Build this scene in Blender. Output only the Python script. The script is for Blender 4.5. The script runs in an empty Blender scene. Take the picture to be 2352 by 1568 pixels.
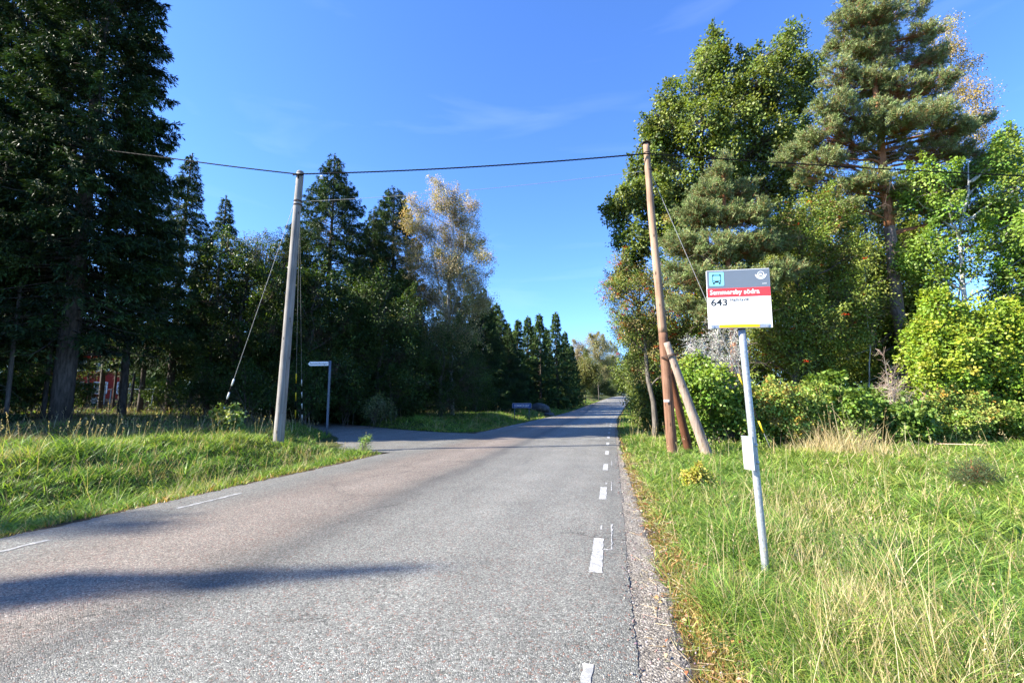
import bpy, math, numpy as np
from mathutils import Vector, Matrix
S = bpy.context.scene
COL = S.collection
RNG = np.random.default_rng(7)
# ------------------------------------------------------------------ camera, sky, sun, exposure
FPX, PITCH, YAW, CAMH = 1055.0, math.radians(7.61), math.radians(12.14), 1.40
cam_d = bpy.data.cameras.new('camera'); cam = bpy.data.objects.new('camera', cam_d); COL.objects.link(cam)
cam_d.sensor_width = 36.0; cam_d.lens = 36.0*FPX/2352.0
cam_d.clip_start = 0.05; cam_d.clip_end = 3000
cam.location = (0, 0, CAMH)
cam.rotation_euler = (math.pi/2 + PITCH, 0, YAW)
S.camera = cam
SUN_EL, SUN_AZ = math.radians(33.0), math.radians(23.0)   # light travels toward (+X cos az, +Y sin az)
SUN_DIR = Vector((math.cos(SUN_AZ)*math.cos(SUN_EL), math.sin(SUN_AZ)*math.cos(SUN_EL), -math.sin(SUN_EL)))
W = bpy.data.worlds.new("World"); S.world = W; W.use_nodes = True
nt = W.node_tree; nt.nodes.clear()
wo = nt.nodes.new('ShaderNodeOutputWorld'); bg = nt.nodes.new('ShaderNodeBackground'); sky = nt.nodes.new('ShaderNodeTexSky')
sky.sky_type = 'NISHITA'; sky.sun_disc = False; sky.sun_elevation = SUN_EL
sky.sun_rotation = math.atan2(-SUN_DIR.x, -SUN_DIR.y)
sky.air_density = 1.0; sky.dust_density = 0.25; sky.ozone_density = 2.2
hsv = nt.nodes.new('ShaderNodeHueSaturation'); hsv.inputs['Saturation'].default_value = 1.06; hsv.inputs['Value'].default_value = 1.0
tcw = nt.nodes.new('ShaderNodeTexCoord'); mpw = nt.nodes.new('ShaderNodeMapping'); mpw.inputs['Scale'].default_value = (1.2, 1.2, 7.0)
mpw.inputs['Rotation'].default_value = (0.25, 0.1, 0.3)
nzw = nt.nodes.new('ShaderNodeTexNoise'); nzw.inputs['Scale'].default_value = 2.2; nzw.inputs['Detail'].default_value = 7; nzw.inputs['Distortion'].default_value = 0.6
rmw = nt.nodes.new('ShaderNodeMapRange'); rmw.inputs[1].default_value = 0.56; rmw.inputs[2].default_value = 0.9; rmw.inputs[4].default_value = 0.07
mxw = nt.nodes.new('ShaderNodeMixRGB'); mxw.inputs[2].default_value = (7.0, 8.0, 9.5, 1)
nt.links.new(tcw.outputs['Generated'], mpw.inputs[0]); nt.links.new(mpw.outputs[0], nzw.inputs[0])
nt.links.new(nzw.outputs[0], rmw.inputs[0]); nt.links.new(rmw.outputs[0], mxw.inputs[0])
tnt = nt.nodes.new('ShaderNodeMixRGB'); tnt.blend_type = 'MULTIPLY'; tnt.inputs[0].default_value = 1; tnt.inputs[2].default_value = (.625, .875, 1.34, 1)
nt.links.new(sky.outputs[0], hsv.inputs['Color']); nt.links.new(hsv.outputs[0], tnt.inputs[1]); nt.links.new(tnt.outputs[0], mxw.inputs[1])
nt.links.new(mxw.outputs[0], bg.inputs[0]); bg.inputs[1].default_value = 0.085
nt.links.new(bg.outputs[0], wo.inputs[0])
sl = bpy.data.lights.new('sun', 'SUN'); sl.energy = 5.0; sl.angle = math.radians(0.55); sl.color = (1.0, 0.93, 0.80)
so = bpy.data.objects.new('sun', sl); COL.objects.link(so)
so.rotation_euler = SUN_DIR.to_track_quat('-Z', 'Y').to_euler(); so.location = (-30, -12, 40)
S.view_settings.view_transform = 'Standard'; S.view_settings.look = 'None'; S.view_settings.gamma = 1.0
S.view_settings.exposure = 1.86
S.cycles.max_bounces = 6; S.cycles.diffuse_bounces = 3; S.cycles.transmission_bounces = 4; S.cycles.glossy_bounces = 2
S.cycles.use_denoising = True

# ------------------------------------------------------------------ geometry of the view (pixels of the 2352 wide view -> points at a true distance)
F_ = np.array([-math.sin(YAW), math.cos(YAW), 0.0]); R_ = np.array([math.cos(YAW), math.sin(YAW), 0.0]); Z_ = np.array([0, 0, 1.0])
cp, sp = math.cos(PITCH), math.sin(PITCH)
def P(px, py, fwd):
    dx = (px-1176)/FPX; dy = (py-784)/FPX
    k = fwd/(cp + dy*sp)
    return np.array([0, 0, CAMH]) + k*(R_*dx + F_*(cp+dy*sp) + Z_*(sp-dy*cp))
def scale_at(fwd): return fwd*1.0/FPX
# ------------------------------------------------------------------ noise
_nr = np.random.default_rng(3)
_K = _nr.normal(size=(14, 3)); _K /= np.linalg.norm(_K, axis=1)[:, None]; _PH = _nr.uniform(0, 6.28, 14); _FR = _nr.uniform(.7, 2.3, 14)
def noise(p, s=1.0):
    p = np.asarray(p, float)
    if p.shape[-1] == 2: p = np.concatenate([p, np.zeros(p.shape[:-1]+(1,))], -1)
    q = p*s
    return np.sin(q @ (_K*_FR[:, None]).T*2 + _PH + 1.3*np.sin(q @ _K[::-1].T)).sum(-1)/14*2.0
# ------------------------------------------------------------------ road path and ground height
_ry = np.array([-80, 25, 40, 53, 66, 81, 100, 130, 150, 175, 200, 260, 330.])
_rx = np.array([0, 0, .2, .75, 1.3, 2.1, 3.3, 5.4, 8.0, 14.0, 24, 60, 110.])
_rz = np.array([0, 0, .03, .13, .42, .92, 1.6, 2.75, 3.5, 4.0, 4.1, 3.6, 3.0])
def smooth_interp(y, a, b):
    # average of shifted linear interpolations: soft corners
    return sum(np.interp(y+o, a, b) for o in (-6, -3, 0, 3, 6))/5
def xo(y): return smooth_interp(y, _ry, _rx)
def rz(y): return smooth_interp(y, _ry, _rz)
RL, RR = -6.30, 0.11
SIDE = np.array([[-4.0, 17.6, 5.2], [-6.3, 17.5, 4.9], [-7.6, 18.1, 3.7], [-9.3, 19.3, 2.7], [-11.5, 21, 2.1], [-15, 23.6, 1.75], [-22, 27.5, 1.6], [-34, 32, 1.6], [-60, 36, 1.6]])
def side_dense():
    t = np.linspace(0, len(SIDE)-1, 240); i = np.arange(len(SIDE))
    c = np.stack([np.interp(t, i, SIDE[:, k]) for k in range(3)], 1)
    for _ in range(6): c[1:-1] = (c[:-2]+c[1:-1]*2+c[2:])/4
    return c
SD = side_dense()
def side_dist(X, Y):
    sh = X.shape; X = X.ravel(); Y = Y.ravel(); out = np.full(X.shape, 99.)
    m = (X < -3.5) & (X > -66) & (Y > 8) & (Y < 45)
    if m.any():
        d = np.hypot(X[m][:, None]-SD[None, ::3, 0], Y[m][:, None]-SD[None, ::3, 1])-SD[None, ::3, 2]
        out[m] = d.min(1)
    return out.reshape(sh)
def side_z(X): return np.interp(-X, [0, 7, 12, 16, 25, 60], [0, 0, .03, .12, .5, 1.8])
def gz(X, Y):
    X = np.asarray(X, float); Y = np.asarray(Y, float)
    u = X-xo(Y); z0 = rz(Y)
    dR = u-RR; dL = RL-u
    far = np.clip((Y-16)/12, 0, 1)
    zr = np.interp(dR, [-1, 0, .2, .4, 1.2, 3, 8, 30, 90], [-.07, -.045, -.032, -.022, -.01, .04, .12, .5, 1.0])*(1-far) \
       + np.interp(dR, [-1, 0, .5, 2.2, 4.5, 8, 30, 90], [-.07, -.05, -.05, -.42, .1, .25, .5, 1.0])*far
    zl = np.interp(dL, [-1, 0, .35, 1.5, 3.0, 4.0, 6, 10, 15, 40, 90, 300], [-.07, -.05, -.06, -.32, .16, .42, .38, .48, .66, 1.75, 2.5, 4])
    z = np.where(u > -3.1, zr, zl)
    amp = np.clip((np.maximum(dR, dL)-.45)/2.0, 0, 1)
    p = np.stack([X, Y], -1)
    z = z + amp*(.05*noise(p, .9)+.035*noise(p+31, 2.1)+.08*noise(p+9, .27))
    sd = side_dist(X, Y)
    k = np.clip(1-(sd-.1)/1.6, 0, 1); k = k*k*(3-2*k)
    k = np.where(dL > -.3, k, 0)
    z = z*(1-k)+(side_z(X)-.05)*k
    return z+z0
def gz1(x, y): return float(gz(np.array([x]), np.array([y]))[0])

# ------------------------------------------------------------------ mesh builder
class MB:
    def __init__(s): s.v = []; s.q = []; s.t = []; s.c = []; s.n = 0
    def add(s, v, q=None, t=None, col=(1, 1, 1)):
        v = np.asarray(v, float).reshape(-1, 3)
        c = np.asarray(col, float)
        if c.ndim == 1: c = np.broadcast_to(c, (len(v), 3))
        s.v.append(v); s.c.append(c)
        if q is not None and len(q): s.q.append(np.asarray(q, np.int64).reshape(-1, 4)+s.n)
        if t is not None and len(t): s.t.append(np.asarray(t, np.int64).reshape(-1, 3)+s.n)
        s.n += len(v)
    def build(s, name, mat=None, parent=None, smooth=False, origin=None, flat=False):
        v = np.concatenate(s.v) if s.v else np.zeros((0, 3)); c = np.concatenate(s.c)
        if origin is not None: v = v-np.asarray(origin, float)
        q = np.concatenate(s.q) if s.q else np.zeros((0, 4), np.int64); t = np.concatenate(s.t) if s.t else np.zeros((0, 3), np.int64)
        me = bpy.data.meshes.new(name)
        me.vertices.add(len(v)); me.vertices.foreach_set('co', v.astype(np.float32).ravel())
        nl = q.size+t.size; me.loops.add(nl)
        me.loops.foreach_set('vertex_index', np.concatenate([q.ravel(), t.ravel()]).astype(np.int32))
        me.polygons.add(len(q)+len(t))
        st = np.concatenate([np.arange(len(q))*4, q.size+np.arange(len(t))*3]).astype(np.int32)
        me.polygons.foreach_set('loop_start', st)
        me.polygons.foreach_set('use_smooth', np.full(len(q)+len(t), not flat))
        at = me.color_attributes.new('Col', 'FLOAT_COLOR', 'POINT')
        at.data.foreach_set('color', np.concatenate([c, np.ones((len(c), 1))], 1).astype(np.float32).ravel())
        me.update(calc_edges=True)
        if mat: me.materials.append(mat)
        o = bpy.data.objects.new(name, me); COL.objects.link(o)
        if origin is not None and parent is None: o.location = origin
        if parent: o.parent = parent
        return o
def nrm(a): return a/np.maximum(np.linalg.norm(a, axis=-1, keepdims=True), 1e-9)
def tube(mb, pts, rad, n=8, col=(1, 1, 1), cap=True, wob=0, rng=RNG):
    pts = np.asarray(pts, float); m = len(pts); rad = np.broadcast_to(np.asarray(rad, float), (m,))
    tg = nrm(np.gradient(pts, axis=0)); ref = np.array([0, 0, 1.]) if abs(tg[0, 2]) < .9 else np.array([1., 0, 0])
    a = nrm(np.cross(tg, ref)); b = np.cross(tg, a)
    th = np.arange(n)/n*2*math.pi
    r = rad[:, None]*(1+(rng.normal(size=(m, n))*wob if wob else 0))
    v = pts[:, None]+r[..., None]*(np.cos(th)[None, :, None]*a[:, None]+np.sin(th)[None, :, None]*b[:, None])
    i = np.arange(m-1)[:, None]*n; j = np.arange(n)[None]; k = (j+1) % n
    q = np.stack([i+j, i+k, i+n+k, i+n+j], -1).reshape(-1, 4)
    vv = v.reshape(-1, 3); t = []
    if cap:
        vv = np.concatenate([vv, pts[:1], pts[-1:]]); e = m*n
        t = [[e, (jj+1) % n, jj] for jj in range(n)]+[[e+1, (m-1)*n+jj, (m-1)*n+(jj+1) % n] for jj in range(n)]
    mb.add(vv, q, t, col)
def prisms(mb, p0, p1, r0, r1, col):
    n = len(p0)
    if n == 0: return
    d = nrm(p1-p0); a = nrm(np.cross(d, np.array([.3, .2, .93]))); b = np.cross(d, a)
    v = np.zeros((n, 6, 3))
    r0 = np.broadcast_to(r0, (n,))[:, None]; r1 = np.broadcast_to(r1, (n,))[:, None]
    for k in range(3):
        w = a*math.cos(k*2.0944)+b*math.sin(k*2.0944)
        v[:, k] = p0+w*r0; v[:, k+3] = p1+w*r1
    f = np.array([[0, 1, 4, 3], [1, 2, 5, 4], [2, 0, 3, 5]])
    q = (np.arange(n)[:, None, None]*6+f[None]).reshape(-1, 4)
    c = np.asarray(col, float)
    if c.ndim == 2: c = np.repeat(c, 6, 0)
    mb.add(v, q, None, c)
def leaves(mb, p, ax, nn, L, Wd, col, fold=.18):
    n = len(p)
    if n == 0: return
    ax = nrm(ax); s = nrm(np.cross(ax, nn)); u = np.cross(s, ax)
    L = np.broadcast_to(L, (n,))[:, None]; Wd = np.broadcast_to(Wd, (n,))[:, None]
    v = np.zeros((n, 4, 3))
    v[:, 0] = p; v[:, 2] = p+ax*L - u*L*.12
    v[:, 1] = p+ax*L*.5+s*Wd*.5+u*Wd*fold; v[:, 3] = p+ax*L*.5-s*Wd*.5+u*Wd*fold
    q = (np.arange(n)[:, None]*4+np.arange(4)[None])
    mb.add(v, q, None, np.repeat(col, 4, 0))
def box(mb, c, s, M=None, col=(1, 1, 1), taper=1.0):
    c = np.asarray(c, float); s = np.asarray(s, float)/2
    v = np.array([[x, y, z] for z in (-1, 1) for y in (-1, 1) for x in (-1, 1)], float)*s
    v[4:, :2] *= taper
    v = v+c
    if M is not None: v = v @ np.asarray(M)[:3, :3].T + np.asarray(M)[:3, 3]
    q = [[0, 2, 3, 1], [4, 5, 7, 6], [0, 1, 5, 4], [2, 6, 7, 3], [0, 4, 6, 2], [1, 3, 7, 5]]
    mb.add(v, q, None, col)

# ------------------------------------------------------------------ tagging
def tag(o, label=None, cat=None, group=None, kind=None):
    if label: o['label'] = label
    if cat: o['category'] = cat
    if group: o['group'] = group
    if kind: o['kind'] = kind
    return o
def empty(name, loc, label, cat, group=None):
    o = bpy.data.objects.new(name, None); COL.objects.link(o); o.location = Vector(loc); o.empty_display_size = .2
    return tag(o, label, cat, group)
def copy_tree(root, loc, rotz=0, scale=1.0, label=None, cat=None, group=None):
    r = root.copy(); COL.objects.link(r); r.location = Vector(loc); r.rotation_euler = (0, 0, rotz)
    r.scale = (scale, scale, scale) if np.isscalar(scale) else scale
    if label: r['label'] = label
    if cat: r['category'] = cat
    if group: r['group'] = group
    elif 'group' in r.keys(): del r['group']
    for ch in list(root.children):
        c = ch.copy(); COL.objects.link(c); c.parent = r
        for g in ch.children:
            d = g.copy(); COL.objects.link(d); d.parent = c
    return r

# ------------------------------------------------------------------ materials
def newmat(name):
    m = bpy.data.materials.new(name); m.use_nodes = True; nt = m.node_tree; nt.nodes.clear()
    out = nt.nodes.new('ShaderNodeOutputMaterial'); return m, nt, out
def N(nt, typ, **kw):
    n = nt.nodes.new('ShaderNode'+typ)
    for k, v in kw.items(): setattr(n, k, v)
    return n
def ramp(nt, stops, interp='LINEAR'):
    r = nt.nodes.new('ShaderNodeValToRGB'); cr = r.color_ramp; cr.interpolation = interp
    while len(cr.elements) < len(stops): cr.elements.new(.5)
    for e, (p, c) in zip(cr.elements, stops): e.position = p; e.color = (*c, 1) if len(c) == 3 else c
    return r
def noise_node(nt, vec, scale, detail=4, rough=.55, dist=0):
    n = N(nt, 'TexNoise'); n.inputs['Scale'].default_value = scale; n.inputs['Detail'].default_value = detail
    n.inputs['Roughness'].default_value = rough; n.inputs['Distortion'].default_value = dist
    if vec: nt.links.new(vec, n.inputs['Vector'])
    return n
def mapping(nt, scale, coord='Object'):
    tc = N(nt, 'TexCoord'); mp = N(nt, 'Mapping'); mp.inputs['Scale'].default_value = scale
    nt.links.new(tc.outputs[coord], mp.inputs[0]); return mp.outputs[0]
def mat_leaf(name, trans=.35, rough=.5, spec=.35, tint=(1.25, 1.2, .55)):
    m, nt, out = newmat(name); at = N(nt, 'Attribute', attribute_name='Col')
    pb = N(nt, 'BsdfPrincipled'); pb.inputs['Roughness'].default_value = rough; pb.inputs['Specular IOR Level'].default_value = spec
    tr = N(nt, 'BsdfTranslucent'); mx = N(nt, 'MixShader'); mx.inputs[0].default_value = trans
    mu = N(nt, 'MixRGB', blend_type='MULTIPLY'); mu.inputs[0].default_value = 1; mu.inputs[2].default_value = (*tint, 1)
    nt.links.new(at.outputs['Color'], pb.inputs['Base Color']); nt.links.new(at.outputs['Color'], mu.inputs[1]); nt.links.new(mu.outputs[0], tr.inputs[0])
    nt.links.new(pb.outputs[0], mx.inputs[1]); nt.links.new(tr.outputs[0], mx.inputs[2]); nt.links.new(mx.outputs[0], out.inputs[0])
    return m
def mat_bark(name, c1, c2, scale=(14, 14, 2.5), bump=.6, rough=.85, white=False):
    m, nt, out = newmat(name); v = mapping(nt, scale); n = noise_node(nt, v, 1.0, 8, .65)
    r = ramp(nt, [(.32, c1), (.62, c2)]); pb = N(nt, 'BsdfPrincipled'); pb.inputs['Roughness'].default_value = rough; pb.inputs['Specular IOR Level'].default_value = .2
    bp = N(nt, 'Bump'); bp.inputs['Strength'].default_value = bump; bp.inputs['Distance'].default_value = .02
    nt.links.new(n.outputs[0], r.inputs[0]); nt.links.new(r.outputs[0], pb.inputs['Base Color'])
    nt.links.new(n.outputs[0], bp.inputs['Height']); nt.links.new(bp.outputs[0], pb.inputs['Normal']); nt.links.new(pb.outputs[0], out.inputs[0])
    return m
def mat_plain(name, col, rough=.5, metal=0, spec=.4, var=.12, vscale=8, bump=0):
    m, nt, out = newmat(name); v = mapping(nt, (1, 1, 1)); n = noise_node(nt, v, vscale, 6, .6)
    c = np.array(col); r = ramp(nt, [(.3, tuple(c*(1-var))), (.7, tuple(np.minimum(c*(1+var), 1)))])
    pb = N(nt, 'BsdfPrincipled'); pb.inputs['Roughness'].default_value = rough; pb.inputs['Metallic'].default_value = metal
    pb.inputs['Specular IOR Level'].default_value = spec
    nt.links.new(n.outputs[0], r.inputs[0]); nt.links.new(r.outputs[0], pb.inputs['Base Color']); nt.links.new(pb.outputs[0], out.inputs[0])
    if bump:
        b = N(nt, 'Bump'); b.inputs['Strength'].default_value = bump; b.inputs['Distance'].default_value = .005
        nt.links.new(n.outputs[0], b.inputs['Height']); nt.links.new(b.outputs[0], pb.inputs['Normal'])
    return m
def mat_vcol(name, rough=.8, spec=.2, bump=0, bs=60):
    m, nt, out = newmat(name); at = N(nt, 'Attribute', attribute_name='Col'); pb = N(nt, 'BsdfPrincipled')
    pb.inputs['Roughness'].default_value = rough; pb.inputs['Specular IOR Level'].default_value = spec
    nt.links.new(at.outputs['Color'], pb.inputs['Base Color']); nt.links.new(pb.outputs[0], out.inputs[0])
    return m
def mat_wood_pole(name, stops, seam=(.05, .03, .02)):
    m, nt, out = newmat(name); v = mapping(nt, (30, 30, 1.1)); n = noise_node(nt, v, 1.0, 9, .7, .3)
    v2 = mapping(nt, (1, 1, .55)); n2 = noise_node(nt, v2, 1.6, 3)
    r = ramp(nt, stops); mx = N(nt, 'MixRGB', blend_type='MIX'); 
    ad = N(nt, 'Math', operation='MULTIPLY_ADD'); ad.inputs[1].default_value = .55; 
    nt.links.new(n.outputs[0], ad.inputs[0])
    ml = N(nt, 'Math', operation='MULTIPLY'); ml.inputs[1].default_value = .45; nt.links.new(n2.outputs[0], ml.inputs[0]); nt.links.new(ml.outputs[0], ad.inputs[2])
    nt.links.new(ad.outputs[0], r.inputs[0])
    # long narrow drying cracks
    v3 = mapping(nt, (38, 38, .55)); n3 = noise_node(nt, v3, 1.0, 3, .5, .2); r3 = ramp(nt, [(.30, (1, 1, 1)), (.345, (0, 0, 0))])
    nt.links.new(n3.outputs[0], r3.inputs[0]); nt.links.new(r3.outputs[0], mx.inputs[0]); nt.links.new(r.outputs[0], mx.inputs[1]); mx.inputs[2].default_value = (*seam, 1)
    vk = N(nt, 'TexVoronoi'); vk.inputs['Scale'].default_value = 1.0; nt.links.new(mapping(nt, (6.5, 6.5, 2.6)), vk.inputs['Vector'])
    rk = ramp(nt, [(.10, (.85, .85, .85)), (.17, (0, 0, 0))]); nt.links.new(vk.outputs['Distance'], rk.inputs[0])
    mk = N(nt, 'MixRGB'); nt.links.new(rk.outputs[0], mk.inputs[0]); nt.links.new(mx.outputs[0], mk.inputs[1]); mk.inputs[2].default_value = (*[c*.5+stops[0][1][i]*.3 for i, c in enumerate(seam)], 1)
    pb = N(nt, 'BsdfPrincipled'); pb.inputs['Roughness'].default_value = .8; pb.inputs['Specular IOR Level'].default_value = .25
    nt.links.new(mk.outputs[0], pb.inputs['Base Color'])
    b = N(nt, 'Bump'); b.inputs['Strength'].default_value = .7; b.inputs['Distance'].default_value = .01
    nt.links.new(n.outputs[0], b.inputs['Height']); nt.links.new(b.outputs[0], pb.inputs['Normal']); nt.links.new(pb.outputs[0], out.inputs[0])
    return m
def mat_asphalt(name, side=False):
    m, nt, out = newmat(name); L = nt.links.new
    tc = N(nt, 'TexCoord'); co = tc.outputs['Object']
    sep = N(nt, 'SeparateXYZ'); L(co, sep.inputs[0])
    vo = N(nt, 'TexVoronoi', feature='F1'); vo.inputs['Scale'].default_value = 88; vo.inputs['Randomness'].default_value = 1.0; L(co, vo.inputs['Vector'])
    hs = N(nt, 'SeparateColor'); L(vo.outputs['Color'], hs.inputs[0])
    # stone brightness per cell
    rs = ramp(nt, [(0, (.08, .08, .08)), (.22, (.20, .198, .198)), (.55, (.295, .29, .29)), (.88, (.40, .395, .395)), (1, (.53, .52, .52))]); L(hs.outputs[0], rs.inputs[0])
    # a few reddish stones
    rr = ramp(nt, [(.0, (0, 0, 0)), (.90, (0, 0, 0)), (.93, (1, 1, 1))]); L(hs.outputs[1], rr.inputs[0])
    m1 = N(nt, 'MixRGB'); L(rr.outputs[0], m1.inputs[0]); L(rs.outputs[0], m1.inputs[1]); m1.inputs[2].default_value = (.30, .17, .145, 1)
    # binder between stones
    de = N(nt, 'TexVoronoi', feature='DISTANCE_TO_EDGE'); de.inputs['Scale'].default_value = 88; L(co, de.inputs['Vector'])
    re = ramp(nt, [(.02, (.9, .9, .9)), (.13, (0, 0, 0))]); L(de.outputs[0], re.inputs[0])
    m2 = N(nt, 'MixRGB'); L(re.outputs[0], m2.inputs[0]); L(m1.outputs[0], m2.inputs[1]); m2.inputs[2].default_value = (.11, .107, .107, 1)
    # medium mottling
    n1 = noise_node(nt, co, 22, 5, .7); n2 = noise_node(nt, co, 1.1, 6, .65)
    mp = N(nt, 'Mapping'); mp.inputs['Scale'].default_value = (1.5, .035, 1); L(co, mp.inputs[0]); n3 = noise_node(nt, mp.outputs[0], 1.0, 4, .6)
    def mr(src, a, b, c, d):
        r = N(nt, 'MapRange'); r.inputs[1].default_value = a; r.inputs[2].default_value = b; r.inputs[3].default_value = c; r.inputs[4].default_value = d; L(src, r.inputs[0]); return r.outputs[0]
    f1 = mr(n1.outputs[0], .3, .7, .74, 1.24); f2 = mr(n2.outputs[0], .3, .7, .86, 1.12); f3 = mr(n3.outputs[0], .3, .7, .84, 1.12)
    def mul(a, b):
        x = N(nt, 'Math', operation='MULTIPLY'); L(a, x.inputs[0]); L(b, x.inputs[1]); return x.outputs[0]
    f = mul(mul(f1, f2), f3)
    mu = N(nt, 'MixRGB', blend_type='MULTIPLY'); mu.inputs[0].default_value = 1; L(m2.outputs[0], mu.inputs[1]); L(f, mu.inputs[2])
    last = mu.outputs[0]
    if not side:
        # the far lane is laid with a redder stone; polished dark wheel tracks beside the middle joint
        nw = noise_node(nt, co, .8, 3); wob = mr(nw.outputs[0], 0, 1, -.28, .28)
        xa = N(nt, 'Math', operation='ADD'); L(sep.outputs[0], xa.inputs[0]); L(wob, xa.inputs[1]); X = xa.outputs[0]
        lane = ramp(nt, [(0, (0, 0, 0)), (.10, (0, 0, 0)), (.22, (1, 1, 1)), (.42, (1, 1, 1)), (.50, (.1, .1, .1)), (.56, (0, 0, 0))])
        L(mr(X, -6.3, .1, 0, 1), lane.inputs[0])
        ml = N(nt, 'MixRGB', blend_type='MULTIPLY'); L(lane.outputs[0], ml.inputs[0]); L(last, ml.inputs[1]); ml.inputs[2].default_value = (1.13, .98, .92, 1); last = ml.outputs[0]
        tr = ramp(nt, [(0, (.7, .7, .7)), (.06, (.95, .95, .95)), (.2, (.84, .84, .84)), (.3, (1.05, 1.05, 1.05)), (.40, (1.0, 1.0, 1.0)), (.465, (.80, .80, .80)), (.485, (.62, .62, .63)), (.51, (.66, .66, .67)), (.53, (.88, .88, .88)), (.57, (1.0, 1.0, 1.0)), (.68, (1.08, 1.08, 1.08)), (.85, (1.02, 1.02, 1.02)), (.95, (.98, .98, .98)), (1, (.92, .92, .92))])
        L(mr(X, -6.45, .25, 0, 1), tr.inputs[0])
        m3 = N(nt, 'MixRGB', blend_type='MULTIPLY'); m3.inputs[0].default_value = 1; L(last, m3.inputs[1]); L(tr.outputs[0], m3.inputs[2]); last = m3.outputs[0]
        # hairline cracks
        vc = N(nt, 'TexVoronoi', feature='DISTANCE_TO_EDGE'); vc.inputs['Scale'].default_value = .55
        nd = noise_node(nt, co, 3.0, 5, .7); va = N(nt, 'MixRGB', blend_type='ADD'); va.inputs[0].default_value = .6; L(co, va.inputs[1]); L(nd.outputs['Color'], va.inputs[2]); L(va.outputs[0], vc.inputs['Vector'])
        rc = ramp(nt, [(.0, (1, 1, 1)), (.008, (0, 0, 0))]); L(vc.outputs[0], rc.inputs[0])
        nm = noise_node(nt, co, .35, 2); rm = ramp(nt, [(.47, (0, 0, 0)), (.57, (.85, .85, .85))]); L(nm.outputs[0], rm.inputs[0])
        mm = N(nt, 'MixRGB', blend_type='MULTIPLY'); mm.inputs[0].default_value = 1; L(rc.outputs[0], mm.inputs[1]); L(rm.outputs[0], mm.inputs[2])
        m4 = N(nt, 'MixRGB'); L(mm.outputs[0], m4.inputs[0]); L(last, m4.inputs[1]); m4.inputs[2].default_value = (.035, .034, .035, 1); last = m4.outputs[0]
    wt = N(nt, 'MixRGB', blend_type='MULTIPLY'); wt.inputs[0].default_value = 1; L(last, wt.inputs[1]); wt.inputs[2].default_value = (.875, .88, .77, 1); last = wt.outputs[0]
    pb = N(nt, 'BsdfPrincipled'); pb.inputs['Roughness'].default_value = .62; pb.inputs['Specular IOR Level'].default_value = .35
    L(last, pb.inputs['Base Color'])
    hh = N(nt, 'Math', operation='MULTIPLY_ADD'); L(n1.outputs[0], hh.inputs[0]); hh.inputs[1].default_value = .5
    rh = ramp(nt, [(0, (0, 0, 0)), (.3, (1, 1, 1))]); L(de.outputs[0], rh.inputs[0]); L(rh.outputs[0], hh.inputs[2])
    b = N(nt, 'Bump'); b.inputs['Strength'].default_value = .75; b.inputs['Distance'].default_value = .006; L(hh.outputs[0], b.inputs['Height']); L(b.outputs[0], pb.inputs['Normal'])
    L(pb.outputs[0], out.inputs[0]); return m
def mat_gravel(name):
    m, nt, out = newmat(name); L = nt.links.new; co = N(nt, 'TexCoord').outputs['Object']
    vo = N(nt, 'TexVoronoi'); vo.inputs['Scale'].default_value = 85; L(co, vo.inputs['Vector'])
    hs = N(nt, 'SeparateColor'); L(vo.outputs['Color'], hs.inputs[0])
    rs = ramp(nt, [(0, (.06, .052, .044)), (.4, (.14, .126, .108)), (.8, (.24, .218, .19)), (1, (.40, .37, .33))]); L(hs.outputs[0], rs.inputs[0])
    n = noise_node(nt, co, 3, 5); r2 = ramp(nt, [(.35, (.75, .72, .66)), (.65, (1.1, 1.08, 1.05))]); L(n.outputs[0], r2.inputs[0])
    mu = N(nt, 'MixRGB', blend_type='MULTIPLY'); mu.inputs[0].default_value = 1; L(rs.outputs[0], mu.inputs[1]); L(r2.outputs[0], mu.inputs[2])
    pb = N(nt, 'BsdfPrincipled'); pb.inputs['Roughness'].default_value = .85; L(mu.outputs[0], pb.inputs['Base Color'])
    b = N(nt, 'Bump'); b.inputs['Strength'].default_value = .9; b.inputs['Distance'].default_value = .008; b.invert = True; L(vo.outputs['Distance'], b.inputs['Height']); L(b.outputs[0], pb.inputs['Normal'])
    L(pb.outputs[0], out.inputs[0]); return m
def mat_ground(name):
    m, nt, out = newmat(name); L = nt.links.new; co = N(nt, 'TexCoord').outputs['Object']
    at = N(nt, 'Attribute', attribute_name='Col')
    n = noise_node(nt, co, 9, 8, .75); n2 = noise_node(nt, co, 60, 4, .7)
    r = ramp(nt, [(.3, (.55, .55, .5)), (.7, (1.35, 1.3, 1.2))]); L(n.outputs[0], r.inputs[0])
    mu = N(nt, 'MixRGB', blend_type='MULTIPLY'); mu.inputs[0].default_value = 1; L(at.outputs['Color'], mu.inputs[1]); L(r.outputs[0], mu.inputs[2])
    pb = N(nt, 'BsdfPrincipled'); pb.inputs['Roughness'].default_value = .95; pb.inputs['Specular IOR Level'].default_value = .1; L(mu.outputs[0], pb.inputs['Base Color'])
    b = N(nt, 'Bump'); b.inputs['Strength'].default_value = .8; b.inputs['Distance'].default_value = .03; L(n2.outputs[0], b.inputs['Height']); L(b.outputs[0], pb.inputs['Normal'])
    L(pb.outputs[0], out.inputs[0]); return m
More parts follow.
